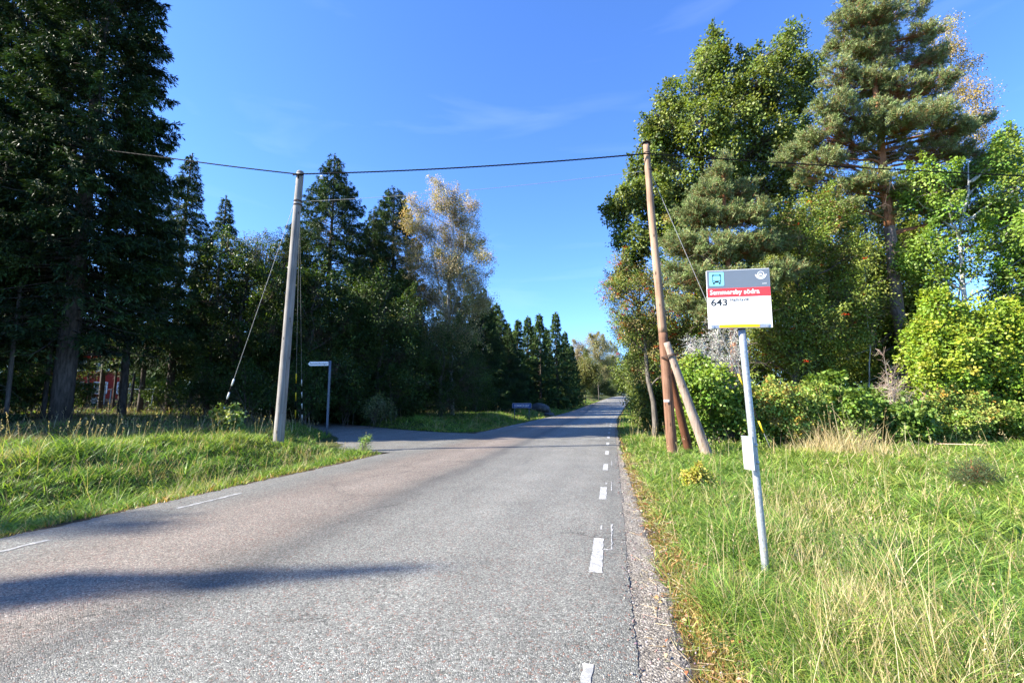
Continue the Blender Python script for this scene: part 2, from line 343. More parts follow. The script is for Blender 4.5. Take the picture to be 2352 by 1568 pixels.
def mat_marking(name, worn=0.0):
    m, nt, out = newmat(name); L = nt.links.new; co = N(nt, 'TexCoord').outputs['Object']
    n = noise_node(nt, co, 19, 6, .75, .5); n2 = noise_node(nt, co, 90, 3, .6)
    ad = N(nt, 'Math', operation='MULTIPLY_ADD'); L(n2.outputs[0], ad.inputs[0]); ad.inputs[1].default_value = .45; L(n.outputs[0], ad.inputs[2])
    r = ramp(nt, [(.735+worn, (.25, .25, .24)), (.765+worn, (.50, .49, .47)), (.95, (.60, .59, .57))]); L(ad.outputs[0], r.inputs[0])
    pb = N(nt, 'BsdfPrincipled'); pb.inputs['Roughness'].default_value = .6; L(r.outputs[0], pb.inputs['Base Color'])
    b = N(nt, 'Bump'); b.inputs['Strength'].default_value = .5; b.inputs['Distance'].default_value = .004; L(n2.outputs[0], b.inputs['Height']); L(b.outputs[0], pb.inputs['Normal'])
    L(pb.outputs[0], out.inputs[0]); return m
M = dict(
    leaf=mat_leaf('broad_leaf'), needle=mat_leaf('needle', trans=.12, rough=.6, spec=.25, tint=(1.1, 1.1, .6)), pneedle=mat_leaf('pine_needle', trans=.25, rough=.55, spec=.3, tint=(1.1, 1.1, .8)),
    gloss=mat_leaf('glossy_leaf', trans=.32, rough=.5, spec=.4), grass=mat_leaf('grass_blade', trans=.38, rough=.5, spec=.3, tint=(1.15, 1.15, .6)),
    bark=mat_bark('grey_bark', (.05, .042, .035), (.16, .14, .12)), sbark=mat_bark('spruce_bark', (.035, .028, .022), (.12, .10, .085)),
    pbark=mat_bark('pine_bark_grey', (.07, .05, .04), (.22, .17, .145)), obark=mat_bark('pine_bark_orange', (.17, .065, .03), (.38, .17, .085)),
    birch=mat_bark('birch_bark', (.12, .11, .10), (.62, .60, .56), (9, 9, 3.0), .2), twig=mat_vcol('twig'),
    asphalt=mat_asphalt('asphalt'), asphalt2=mat_asphalt('side_road_asphalt', True), gravel=mat_gravel('gravel'), ground=mat_ground('soil'), mark=mat_marking('worn_white_paint'), mark2=mat_marking('faded_white_paint', .045),
    polegrey=mat_wood_pole('weathered_grey_wood', [(.32, (.10, .092, .085)), (.5, (.22, .205, .19)), (.66, (.34, .32, .295))]),
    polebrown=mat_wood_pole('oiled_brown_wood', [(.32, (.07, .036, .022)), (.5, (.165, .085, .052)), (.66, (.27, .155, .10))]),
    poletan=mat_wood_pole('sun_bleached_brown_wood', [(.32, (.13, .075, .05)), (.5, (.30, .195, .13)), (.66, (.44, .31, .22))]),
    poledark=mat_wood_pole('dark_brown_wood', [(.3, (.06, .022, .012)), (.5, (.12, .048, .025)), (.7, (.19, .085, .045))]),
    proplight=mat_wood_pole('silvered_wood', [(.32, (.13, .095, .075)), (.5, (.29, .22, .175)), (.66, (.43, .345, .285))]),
    black=mat_plain('black_rubber', (.010, .010, .011), .8, 0, .08), wire=mat_plain('galvanised_wire', (.30, .30, .30), .5, .3), iron=mat_plain('rusty_iron', (.06, .035, .025), .8),
    galv=mat_plain('galvanised_steel', (.36, .385, .41), .48, .5, .5, .3, 55, .2), galvd=mat_plain('dark_galvanised_steel', (.11, .14, .18), .5, .4, .5, .15, 30),
    white=mat_plain('white_paint', (.80, .80, .80), .35, var=.03), whitep=mat_plain('white_plastic', (.78, .78, .76), .5, var=.05), yellow=mat_plain('yellow_plastic', (.75, .52, .02), .45, var=.06),
    slate=mat_plain('slate_grey_foil', (.135, .165, .205), .35, var=.03), red=mat_plain('red_foil', (.72, .05, .055), .35, var=.03), amber=mat_plain('amber_foil', (.90, .43, .005), .4, var=.05),
    cyan=mat_plain('pale_blue_foil', (.22, .66, .80), .35, var=.02), ink=mat_plain('black_foil', (.015, .018, .022), .4, var=.02), steel=mat_plain('brushed_steel', (.38, .41, .45), .4, .5, .5, .08, 30),
    blue=mat_plain('blue_sign_foil', (.012, .075, .30), .4, var=.05), redwall=mat_plain('falu_red_board', (.33, .03, .018), .85, var=.2), roof=mat_plain('dark_roof_tile', (.03, .026, .025), .95, 0, .05),
    glass=mat_plain('window_glass', (.03, .04, .05), .08, spec=.8), stone=mat_bark('granite', (.035, .035, .035), (.12, .12, .115), (3, 3, 3), .8), vcol=mat_vcol('coloured_debris'), lichen=mat_vcol('lichen_twig', .95, .05),
)
def pal(cols, n, rng, var=.18, br=.2):
    cols = np.asarray(cols, float); i = rng.integers(0, len(cols), n)
    return np.clip(cols[i]*(1+rng.normal(size=(n, 1))*br)*(1+rng.normal(size=(n, 3))*var*.4), .003, 1)

# ================================================================== SETTING: ground, road
def build_ground():
    def axis(segs):
        out = []
        for a, b, s in segs: out.append(np.arange(a, b, s))
        return np.concatenate(out+[[segs[-1][1]]])
    xs = axis([(-420, -120, 30), (-120, -40, 6), (-40, -18, 1.0), (-18, 3, .16), (3, 12, .3), (12, 30, 1.0), (30, 100, 6), (100, 420, 32)])
    ys = axis([(-160, -20, 14), (-20, -2, 1.5), (-2, 20, .16), (20, 45, .4), (45, 110, 1.2), (110, 220, 3.5), (220, 700, 30)])
    X, Y = np.meshgrid(xs, ys); Z = gz(X, Y)
    v = np.stack([X, Y, Z], -1).reshape(-1, 3); nx, ny = len(xs), len(ys)
    i = np.arange(ny-1)[:, None]*nx; j = np.arange(nx-1)[None]
    q = np.stack([i+j, i+j+1, i+nx+j+1, i+nx+j], -1).reshape(-1, 4)
    u = X-xo(Y); dR = u-RR; dL = RL-u
    n1 = noise(np.stack([X, Y], -1), .5)
    soil = np.array([.055, .042, .028]); green = np.array([.055, .085, .022]); straw = np.array([.16, .13, .065]); forest = np.array([.05, .038, .024])
    c = np.zeros(X.shape+(3,))+green
    c = c*(1-.35)+straw*.35*(.6+.4*n1[..., None])
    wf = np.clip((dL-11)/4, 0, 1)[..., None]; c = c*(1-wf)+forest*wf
    we = np.clip(1-(np.maximum(dR, dL)-.2)/.7, 0, 1)[..., None]; c = c*(1-we)+soil*1.6*we
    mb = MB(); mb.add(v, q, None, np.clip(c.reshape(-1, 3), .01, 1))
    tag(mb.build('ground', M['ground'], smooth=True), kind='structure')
def build_road():
    ys = np.concatenate([np.arange(-14, -1, .4), np.arange(-1, 9, .03), np.arange(9, 26, .08), np.arange(26, 60, .5), np.arange(60, 300, 2.0)])
    n = len(ys); r = np.random.default_rng(11)
    def jag(seed, amp):
        rr = np.random.default_rng(seed); p = np.stack([ys*0+seed*3.1, ys], -1)
        def sm(k): return np.convolve(rr.normal(size=n+2*k), np.ones(k)/k**.5, 'same')[k:-k]
        return amp*(.45*sm(60)+.35*sm(17)+.35*sm(5)+.25*rr.normal(size=n))
    jr = jag(2, .017); jl = jag(5, .05)
    near = np.clip((14-ys)/10, .2, 1); jr *= near
    cols = np.array([-6.3, -6.1, -5.4, -4.6, -3.6, -3.1, -2.4, -1.4, -.6, -.3, -.1, .11])
    x0 = xo(ys); z0 = rz(ys)
    V = []
    V.append(np.stack([x0+cols[0]+jl-.05, ys, z0-.07], -1))
    for k, c in enumerate(cols):
        j = jl if k == 0 else (jr if k == len(cols)-1 else 0)
        V.append(np.stack([x0+c+j, ys, z0+0*ys+(-.012 if k == 0 else (-.004 if k == len(cols)-1 else 0))], -1))
    V.append(np.stack([x0+cols[-1]+jr+.012+.03*r.random(n)**2, ys, z0-.06], -1))
    V = np.stack(V, 1); m = V.shape[1]
    i = np.arange(n-1)[:, None]*m; k = np.arange(m-1)[None]
    q = np.stack([i+k, i+k+1, i+m+k+1, i+m+k], -1).reshape(-1, 4)
    mb = MB(); mb.add(V.reshape(-1, 3), q); tag(mb.build('road', M['asphalt'], flat=True), kind='structure')
    # side road sheet, 6 mm lower than the main road
    c = SD; d = nrm(np.gradient(c[:, :2], axis=0)); nn = np.stack([-d[:, 1], d[:, 0]], -1)
    ts = np.linspace(-1, 1, 9); rr = np.random.default_rng(4)
    hw = c[:, 2]; pts = c[:, None, :2]+nn[:, None]*ts[None, :, None]*hw[:, None, None]
    pts[:, 0] += nn*(rr.normal(size=(len(c), 1))*.05); pts[:, -1] += nn*(rr.normal(size=(len(c), 1))*.05)
    keep = pts[..., 0] < -3.3
    z = side_z(pts[..., 0])-.006+rz(pts[..., 1])*0
    z[:, 0] -= .03; z[:, -1] -= .03
    V = np.concatenate([pts, z[..., None]], -1); m = 9; n = len(c)
    i = np.arange(n-1)[:, None]*m; k = np.arange(m-1)[None]
    q = np.stack([i+k, i+k+1, i+m+k+1, i+m+k], -1).reshape(-1, 4)
    mb = MB(); mb.add(V.reshape(-1, 3), q); tag(mb.build('side_road', M['asphalt2'], flat=True), kind='structure')
    # gravel shoulder
    ys2 = np.concatenate([np.arange(-8, 9, .06), np.arange(9, 40, .25)]); n = len(ys2)
    w = np.interp(ys2, [-8, 0, 4, 9, 14, 40], [.45, .37, .28, .2, .15, .12])+.05*noise(np.stack([ys2*0, ys2], -1), 2.5)
    x1 = xo(ys2)
    ds = np.linspace(0, 1, 7)
    V = np.stack([np.stack([x1+RR-.05+(w+.05)*t, ys2, rz(ys2)-.009-.006*noise(np.stack([ys2*0+t*3, ys2], -1), 6)-(.022 if t == 1 else 0)], -1) for t in ds], 1)
    i = np.arange(n-1)[:, None]*7; k = np.arange(6)[None]
    q = np.stack([i+k, i+k+1, i+7+k+1, i+7+k], -1).reshape(-1, 4)
    mb = MB(); mb.add(V.reshape(-1, 3), q); tag(mb.build('gravel_shoulder', M['gravel'], flat=True), kind='structure')
    # painted edge lines
    mb = MB(); rr = np.random.default_rng(8)
    def dash(x, y0, y1, w, ragged=.0025):
        k = max(2, int((y1-y0)/.06)) if y0 < 14 else 4
        yy = np.linspace(y0, y1, k+1); a = -w/2+rr.normal(size=k+1)*ragged*(y0 < 14); b = w/2+rr.normal(size=k+1)*ragged*(y0 < 14)
        X0 = xo(yy)+x; z = rz(yy)+.004
        v = np.concatenate([np.stack([X0+a, yy+rr.normal(size=k+1)*0, z], -1), np.stack([X0+b, yy, z], -1)])
        q = [[j, k+1+j, k+2+j, j+1] for j in range(k)]
        mb.add(v, q)
    for j in range(0, 62):
        y = 4.1+3*j; dash(-.17, y, y+1.0, .105)
    dash(-.165, 1.9, 2.72, .05, .004); dash(-.155, 5.45, 5.62, .02); dash(-.13, 8.4, 8.55, .03)
    for y in (4.75, 7.75, 10.8): dash(-.04, y, y+.95, .012, .004)
    dash(-.09, 4.72, 4.745, .09, .002)
    faded = [(5.3, 6.4), (2.75, 3.85)]
    for j in range(0, 45): dash(-6.02, 24.2+3*j, 25.2+3*j, .1)
    tag(mb.build('road_markings', M['mark'], flat=True), kind='structure')
    mb = MB()
    for a, b in faded: dash(-5.72, a, b, .06, .01)
    tag(mb.build('faded_markings', M['mark2'], flat=True), kind='structure')
build_ground(); build_road()

# ================================================================== GRASS (stuff)
def blade_mesh(mb, pos, h, w, az, lean, bend, face, col, levels=(0, .35, .7, 1)):
    n = len(pos); t = np.array(levels); m = len(t)
    d = np.stack([np.cos(az), np.sin(az), 0*az], -1)
    s = np.stack([np.cos(face), np.sin(face), 0*face], -1)
    hh = h[:, None]*(t*(1-.45*bend[:, None]*t**1.5)); oo = h[:, None]*(lean[:, None]*t+bend[:, None]*t*t*.9)
    c = pos[:, None]+hh[..., None]*Z_+oo[..., None]*d[:, None]
    ww = w[:, None]*(1-t**1.8)*.5+w[:, None]*.04
    v = np.stack([c-s[:, None]*ww[..., None], c+s[:, None]*ww[..., None]], 2).reshape(n, m*2, 3)
    f = np.array([[2*k, 2*k+1, 2*k+3, 2*k+2] for k in range(m-1)])
    q = (np.arange(n)[:, None, None]*2*m+f[None]).reshape(-1, 4)
    mb.add(v, q, None, np.repeat(col, 2*m, 0))
GREEN = [(.20, .31, .045), (.15, .25, .04), (.25, .355, .06), (.105, .19, .035), (.31, .38, .08), (.075, .145, .03)]
STRAW = [(.52, .42, .23), (.45, .35, .17), (.60, .50, .30), (.36, .30, .12)]
def straw_field(X, Y):
    p = np.stack([X, Y], -1)
    n = noise(p, .75)*.5+noise(p+17, 1.9)*.35
    # pale tussock belts that the photograph shows
    def g(cx, cy, sx, sy, rot=0):
        dx, dy = X-cx, Y-cy; c, s = math.cos(rot), math.sin(rot)
        return np.exp(-(((dx*c+dy*s)/sx)**2+((-dx*s+dy*c)/sy)**2))
    b = 1.0*g(1.65, 4.0, .55, 1.9, -.1)+.9*g(2.5, 6.6, .9, .9)+2.2*g(5.7, 13.1, 1.0, .9)+.35*g(3.4, 4.6, .8, .8)
    return np.clip(n*.32+b*.55-.09, 0, 1)
def scatter(n, r0, r1, a0, a1, rng, pw=-.5):
    # density ~ r^(pw-1)
    k = pw+1; uu = rng.random(n); r = (uu*(r1**k-r0**k)+r0**k)**(1/k) if abs(k) > 1e-6 else r0*(r1/r0)**uu
    a = rng.uniform(a0, a1, n)
    d = np.cos(a)[:, None]*F_[None]+np.sin(a)[:, None]*R_[None]
    return r[:, None]*d[:, :2], r
def grass_side(name, side, label, ntuft, nsingle, seed, r0, r1, a0, a1):
    rng = np.random.default_rng(seed); mb = MB()
    xyt, rt = scatter(ntuft, r0, r1, a0, a1, rng)
    per = 16
    base = np.repeat(xyt, per, 0); rr = np.repeat(rt, per); ta = rng.random((ntuft, 5)); ta = np.repeat(ta, per, 0)
    ang = rng.uniform(0, 6.283, len(base)); rad = .05*np.sqrt(rng.random(len(base)))*(1+rr*.08)
    xy = base+np.stack([np.cos(ang), np.sin(ang)], -1)*rad[:, None]
    xys, rs = scatter(nsingle, r0, r1, a0, a1, rng)
    xy = np.concatenate([xy, xys]); r = np.concatenate([rr, rs]); tuft = np.concatenate([np.ones(len(base)), np.zeros(nsingle)])
    ta = np.concatenate([ta, rng.random((nsingle, 5))]); ang = np.concatenate([ang, rng.uniform(0, 6.283, nsingle)])
    X, Y = xy[:, 0], xy[:, 1]; u = X-xo(Y); dR = u-RR; dL = RL-u
    d = dR if side > 0 else dL
    edge = noise(np.stack([X*2, Y], -1), 1.6)
    w_sh = np.interp(Y, [-8, 0, 4, 9, 14, 40], [.45, .37, .28, .18, .08, .06]) if side > 0 else np.full(len(Y), .18)
    dd = d-w_sh-.10*edge
    keep = (dd > 0) & (side_dist(X, Y) > .15+.2*edge)
    keep &= ~((side < 0) & (dL > 24+4*edge))
    keep &= ~((side > 0) & (Y > 19) & (dR > 5.5))
    keep &= ~((side > 0) & (Y > 15.0+.18*X+edge) & (Y < 40) & (dR > 3.0) & (rng.random(len(X)) < .75))
    keep &= rng.random(len(X)) < np.clip(.35+dd*1.5, 0, 1)
    fore = (side < 0) & (dL > 8); keep &= ~(fore & (rng.random(len(X)) < .6))
    xy = xy[keep]; r = r[keep]; ta = ta[keep]; ang = ang[keep]; tuft = tuft[keep]; dd = dd[keep]; X = X[keep]; Y = Y[keep]; n = len(X)
    pos = np.stack([X, Y, gz(X, Y)-.01], -1)
    sf = straw_field(X, Y) if side > 0 else np.clip(noise(np.stack([X, Y], -1), .8)*.5-.1+.35*np.exp(-((dL[keep]-3)/1.6)**2)*(noise(np.stack([X, Y], -1)+5, 1.7) > 0), 0, .75)
    hm0 = noise(np.stack([X, Y], -1)+21, .7)
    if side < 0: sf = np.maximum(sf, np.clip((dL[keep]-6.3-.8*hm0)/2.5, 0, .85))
    isst = rng.random(n) < sf*.66+.035
    hm = noise(np.stack([X, Y], -1)+40, 1.6)
    tall = np.clip(.25+.14*hm+.10*noise(np.stack([X, Y], -1), 3.4), .09, .55)*np.clip(.35+dd*.8, .3, 1)
    if side < 0: tall *= np.interp(dL[keep], [0, 2, 5, 8], [.85, .8, .75, .6])*(1+.5*np.clip(noise(np.stack([X, Y], -1)+3, .9), -.6, 1))
    else: tall *= np.interp(Y, [0, 4, 8, 20], [1.05, .95, .85, .8])
    h = tall*(.55+.9*rng.random(n))*(.8+.4*ta[:, 0])
    if side > 0:
        tb = np.exp(-(((X-5.7)/1.1)**2+((Y-13.1)/.9)**2)); h = h*(1+2.3*tb*isst); h = h*(1-.35*np.exp(-((X-3.8)/1.2)**2-((Y-5)/2.0)**2)); h = h*(1-.5*np.exp(-((X-1.25)/.5)**2-((Y-4.0)/.55)**2))
    h = np.where(isst, h*1.02+.08*rng.random(n), h)
    lod = np.maximum(1, (r/3.2))**.75
    w = (.0042+.0048*rng.random(n))*(.85 if side < 0 else 1)*lod*np.where(isst, .55, 1)
    az = np.where(tuft > 0, ang+rng.normal(size=n)*.5, rng.uniform(0, 6.283, n))
    lean = np.where(tuft > 0, .15+.35*rng.random(n), .1+.3*rng.random(n))*np.where(isst, .6, 1); bend = np.where(isst, .15+.3*rng.random(n), (.45 if side > 0 else .35)+.9*rng.random(n))
    face = rng.uniform(0, 3.1416, n)
    cg = pal(GREEN, n, rng, .15, .12)*(.85+.35*ta[:, 1:2])
    hue = noise(np.stack([X, Y], -1)+77, .6)[:, None]
    cg = cg*(1+hue*np.array([.22, .06, .0]))
    if side < 0: cg = cg*np.array([.9, .95, .9])
    cs = pal(STRAW, n, rng, .1, .12)
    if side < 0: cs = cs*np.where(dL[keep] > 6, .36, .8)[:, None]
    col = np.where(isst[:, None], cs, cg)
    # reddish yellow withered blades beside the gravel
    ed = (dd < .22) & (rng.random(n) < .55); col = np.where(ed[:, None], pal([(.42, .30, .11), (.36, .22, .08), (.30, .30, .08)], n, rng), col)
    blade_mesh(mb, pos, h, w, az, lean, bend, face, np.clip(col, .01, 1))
    # flowering straw stalks
    m = rng.random(n) < np.where(isst, .032, .002)*(1 if side > 0 else .8)
    k = m.sum(); sp_ = pos[m]; hh = h[m]*1.5+.15+.2*rng.random(k); a2 = rng.uniform(0, 6.283, k)
    le = .05+.3*rng.random(k); be = .1*rng.random(k)
    cc = pal(STRAW, k, rng, .1, .1)
    blade_mesh(mb, sp_, hh, (.0028*lod[m]), a2, le, be, rng.uniform(0, 3.14, k), cc)
    tip = sp_+np.stack([np.cos(a2)*hh*(le+be*.9), np.sin(a2)*hh*(le+be*.9), hh*(1-.45*be)], -1)
    for _ in range(6):
        leaves(mb, tip-Z_*rng.uniform(0, .12, (k, 1))+rng.normal(size=(k, 3))*.008, np.array([0, 0, 1.])+rng.normal(size=(k, 3))*.45, rng.normal(size=(k, 3)), .020*lod[m]**.5, .004*lod[m], cc*1.02)
    print(name, n, 'blades')
    return tag(mb.build(name, M['grass']), label, 'grass', kind='stuff')
grass_side('verge_grass', 1, 'long green and straw coloured grass on the verge round the bus stop pole', 42000, 330000, 21, .9, 120, -.45, 1.05)
grass_side('bank_grass', -1, 'dense green grass with withered stalks on the ditch bank across the road', 30000, 260000, 22, 3.5, 110, -1.15, .25)

# ================================================================== TREES
def bez(a, b, c, n=8):
    t = np.linspace(0, 1, n)[:, None]; return a*(1-t)**2+2*b*t*(1-t)+c*t*t
def spruce(name, base, H, R, label, cat='spruce tree', seed=0, lo=.05, dens=1.0, piece=.165, group=None, colr=((.026, .055, .018), (.036, .072, .022), (.05, .092, .026), (.065, .115, .03)), bare=0, pw=1.0, lean=(0, 0), stepz=.30):
    rng = np.random.default_rng(seed); base = np.asarray(base, float)
    root = empty(name, base, label, cat, group)
    tb = MB(); tz = np.linspace(0, 1, 14)[:, None]
    tp = np.concatenate([tz*H*lean[0]+.08*np.sin(tz*5+seed), tz*H*lean[1]+.06*np.cos(tz*4+seed), tz*H-.2*(tz == 0)], 1)
    tube(tb, tp, (1-tz[:, 0])**.9*H*.0125+.02, 8, wob=.05, rng=rng)
    fb = MB(); z = H*lo; P0 = []; P1 = []; R0 = []
    LP = []; LA = []; LN = []; LL = []; LW = []; LC = []
    k = 0
    while z < H*.985:
        t = z/H; prof = (1-t)**pw*(1-.25*max(0, .25-t)/.25)
        nb = 7 if t < .9 else 5
        for j in range(nb):
            az = k*2.4+j*6.283/nb+rng.normal()*.25; L = R*prof*rng.uniform(.72, 1.18)+.12
            zz = z+rng.uniform(-.12, .12)
            tp_ = np.array([np.interp(zz, tp[:, 2], tp[:, 0]), np.interp(zz, tp[:, 2], tp[:, 1]), zz])
            d = np.array([math.cos(az), math.sin(az), 0]); up = .35*(t)-.05
            s = np.linspace(0, 1, 7)
            droop = (.70-.42*t)*rng.uniform(.8, 1.25)
            path = tp_+d*(s*L)[:, None]+Z_*(L*(up*s-droop*s**1.6*.8+.30*s**4*(1-.3*t)))[:, None]
            P0.append(path[:-1]); P1.append(path[1:]); R0.append(np.interp(s[:-1], [0, 1], [.012+.008*L, .004]))
            is_bare = t < bare and rng.random() < .75
            ns = max(4, int(L/.075*dens*(.2 if is_bare else 1)))
            ss = rng.uniform(.12 if L < 1.2 else .28, 1.0, ns)**.8
            pp = np.stack([np.interp(ss, s, path[:, i]) for i in range(3)], 1)
            side = rng.choice([-1, 1], ns); sd = np.array([-d[1], d[0], 0])
            ll = (.30*L*(1.05-ss)+.16)*rng.uniform(.7, 1.2, ns)
            dirs = d*.55+sd[None]*side[:, None]*.8-Z_*rng.uniform(.05, 1.1, (ns, 1))+rng.normal(size=(ns, 3))*.12
            dirs = nrm(dirs)
            npc = 10
            tt = (np.arange(npc)+rng.random((ns, npc)))/npc
            q = pp[:, None]+dirs[:, None]*(ll[:, None]*tt)[..., None]-Z_*(ll[:, None]*tt**2*.25)[..., None]+rng.normal(size=(ns, npc, 3))*.02
            ax = dirs[:, None]+rng.normal(size=(ns, npc, 3))*.45+d*.2
            LP.append(q.reshape(-1, 3)); LA.append(ax.reshape(-1, 3)); m = ns*npc
            LN.append(Z_+rng.normal(size=(m, 3))*.6); LL.append(piece*rng.uniform(.7, 1.3, m)); LW.append(piece*.24*rng.uniform(.8, 1.3, m))
            bc = pal(colr, 1, rng, .1, .15); LC.append(np.clip(bc*(1+rng.normal(size=(m, 1))*.22)*np.array([1.0, 1.0, 1.0])+(rng.random((m, 1)) < .12)*np.array([.02, .03, 0.]), .004, 1))
        z += stepz*rng.uniform(.8, 1.2)*(1 if t < .8 else .75); k += 1
    # leader shoot
    m = 26; q = np.zeros((m, 3))+tp[-1]-Z_*rng.uniform(0, .7, (m, 1)); LP.append(q); LA.append(rng.normal(size=(m, 3))*.6+Z_*.8); LN.append(rng.normal(size=(m, 3))); LL.append(np.full(m, piece)); LW.append(np.full(m, piece*.3)); LC.append(pal(colr, m, rng))
    prisms(tb, np.concatenate(P0), np.concatenate(P1), np.concatenate(R0), np.concatenate(R0)*.7, (1, 1, 1))
    leaves(fb, np.concatenate(LP), np.concatenate(LA), np.concatenate(LN), np.concatenate(LL), np.concatenate(LW), np.concatenate(LC))
    tb.build('trunk', M['sbark'], root); fb.build('crown', M['needle'], root)
    return root
def broad(name, base, lobes, label, cat='tree', seed=0, cols=((.06, .11, .02),), L=.10, Wr=.6, nleaf=36, spacing=.42, trunk_r=.16, trunk_pts=None, bark='bark', mat='leaf', group=None,
          gap=-.35, sig=.17, stems=0, berries=0, droop=.2, back=0, shell=.5, twig=1.0, shoots=2, berry_col=((.45, .03, .01), (.55, .07, .01)), flat=1.0, orient=.8, lim=.45):
    """lobes: (centre xyz, radius) in world metres"""
    rng = np.random.default_rng(seed); base = np.asarray(base, float)
    root = empty(name, base, label, cat, group)
    lobes = [(np.asarray(c, float)-base, r) for c, r in lobes]
    if back:
        for c, r in list(lobes):
            if rng.random() < back: lobes.append((c+F_*rng.uniform(1.0, 2.2)*r+rng.normal(size=3)*r*.4, r*rng.uniform(.8, 1.1)))
    tb = MB(); fb = MB()
    zc = np.array([c[2] for c, r in lobes]); top = max(c[2] for c, r in lobes)
    if trunk_pts is None:
        cx = np.mean([c for c, r in lobes], 0)
        tp = np.stack([np.interp(np.linspace(0, 1, 9), [0, .5, 1], [0, cx[0]*.35, cx[0]]), np.interp(np.linspace(0, 1, 9), [0, .5, 1], [0, cx[1]*.35, cx[1]]), np.linspace(-.25, top*.93, 9)], 1)
        tp[1:, :2] += rng.normal(size=(8, 2))*.08
    else:
        tp = np.asarray(trunk_pts, float)-base; tt = np.linspace(0, len(tp)-1, 16); tp = np.stack([np.interp(tt, np.arange(len(tp)), tp[:, i]) for i in range(3)], 1)
        tp[1:, :2] += rng.normal(size=(15, 2))*.03
    tr = trunk_r*(1-np.linspace(0, 1, len(tp)))**.8+.015
    if not stems: tube(tb, tp, tr, 9, wob=.06, rng=rng)
    P0, P1, RA, RB = [], [], [], []
    LP, LD, LC, LS = [], [], [], []
    for li, (c, r) in enumerate(lobes):
        if stems:
            a = rng.normal(size=3)*np.array([.25, .25, 0])*max(.5, r); a[2] = -.1
            path = bez(a, a*.4+c*.35+Z_*c[2]*.3, c, 7); rad0 = trunk_r*.35
        else:
            zt = min(max(c[2]-.55*math.hypot(c[0]-np.interp(c[2], tp[:, 2], tp[:, 0]), c[1]-np.interp(c[2], tp[:, 2], tp[:, 1]))-r*.4, tp[0, 2]+.18*(top)), tp[-1, 2]*.97)
            a = np.array([np.interp(zt, tp[:, 2], tp[:, 0]), np.interp(zt, tp[:, 2], tp[:, 1]), zt]); path = bez(a, (a*.45+c*.55)+Z_*(-.1*r), c+(c-a)*.15, 7)
            rad0 = min(trunk_r*lim, .018+.022*np.linalg.norm(c-a))
        path[1:-1] += rng.normal(size=(5, 3))*.05*r
        tube(tb, path, np.linspace(rad0, .012, 7), 5, cap=False)
        n = max(4, int(4*math.pi*r*r/(spacing*spacing)*1.0*flat))
        dr = nrm(rng.normal(size=(n, 3))); rad = shell+(1-shell)*rng.random(n)**.6
        lump = 1+.36*noise(dr*1.0+li*3.3+seed, 2.0)+.15*rng.normal(size=n)
        cc = c+dr*(r*rad*lump)[:, None]*np.array([1, 1, .9*flat])
        k = noise(cc+base, 1.0/max(.5, .7*r)) > gap
        cc = cc[k]; n = len(cc)
        if n == 0: continue
        j = rng.integers(2, 7, n); st = path[j]+(cc-path[j])*rng.uniform(0, .15, (n, 1))
        mid = (st+cc)/2+rng.normal(size=(n, 3))*.06*r-Z_*droop*.1*r
        P0 += [st, mid]; P1 += [mid, cc]; RA += [np.full(n, .011*twig), np.full(n, .007*twig)]; RB += [np.full(n, .007*twig), np.full(n, .003*twig)]
        LP.append(cc); LD.append(nrm(cc-c)); LS.append(np.ones(n))
        for _ in range(shoots):
            d0 = nrm(rng.normal(size=3)*np.array([.7, .7, .3])+Z_*rng.uniform(.3, 1.1)); L0 = r*rng.uniform(.35, .75); k0 = max(3, int(L0/.10)); tt0 = np.linspace(.1, 1, k0)[:, None]
            q0 = c+d0*r*.8+d0*L0*tt0+Z_*(L0*.2*tt0**2)+rng.normal(size=(k0, 3))*.03
            P0.append(q0[:-1]); P1.append(q0[1:]); RA.append(np.full(k0-1, .006*twig)); RB.append(np.full(k0-1, .005*twig))
            LP.append(q0); LD.append(np.repeat(d0[None], k0, 0)); LS.append(.55-.2*tt0[:, 0])
    C = np.concatenate(LP); D = np.concatenate(LD); SG = np.concatenate(LS); n = len(C)
    m = n*nleaf
    g = rng.normal(size=(n, nleaf, 3))*sig*SG[:, None, None]; rad = np.linalg.norm(g, axis=-1, keepdims=True)
    pos = C[:, None]+g-Z_*np.abs(rng.normal(size=(n, nleaf, 1)))*sig*droop
    ax = g/np.maximum(rad, 1e-6)*.8+D[:, None]*.4+rng.normal(size=(n, nleaf, 3))*.5-Z_*droop
    nn = Z_*orient*.5+D[:, None]*.45-np.array(SUN_DIR)*.65+rng.normal(size=(n, nleaf, 3))*.5
    cb = np.repeat(pal(cols, n, rng, .15, .12), nleaf, 0)*(1+rng.normal(size=(m, 1))*.18)
    leaves(fb, pos.reshape(-1, 3), ax.reshape(-1, 3), nn.reshape(-1, 3), L*rng.uniform(.65, 1.3, m), L*Wr*rng.uniform(.8, 1.25, m), np.clip(cb, .004, 1))
    tw_ = MB(); prisms(tw_, np.concatenate(P0), np.concatenate(P1), np.concatenate(RA), np.concatenate(RB), (.11, .085, .065)); tw_.build('twigs', M['twig'], root)['kind'] = 'stuff'
    tb.build('trunk' if not stems else 'stem', M[bark], root); fb.build('crown' if not stems else 'foliage', M[mat], root)
    if berries:
        bb = MB(); idx = rng.choice(n, min(n, berries), replace=False)
        for i in idx:
            nb = 26; p = C[i]+D[i]*.12+rng.normal(size=(nb, 3))*np.array([.05, .05, .025])
            col = pal(berry_col, nb, rng)
            leaves(bb, p, rng.normal(size=(nb, 3)), rng.normal(size=(nb, 3)), .022, .022, col, .3)
            leaves(bb, p, rng.normal(size=(nb, 3)), rng.normal(size=(nb, 3)), .022, .022, col, .3)
        bb.build('berries', M['vcol'], root)['kind'] = 'stuff'
    return root
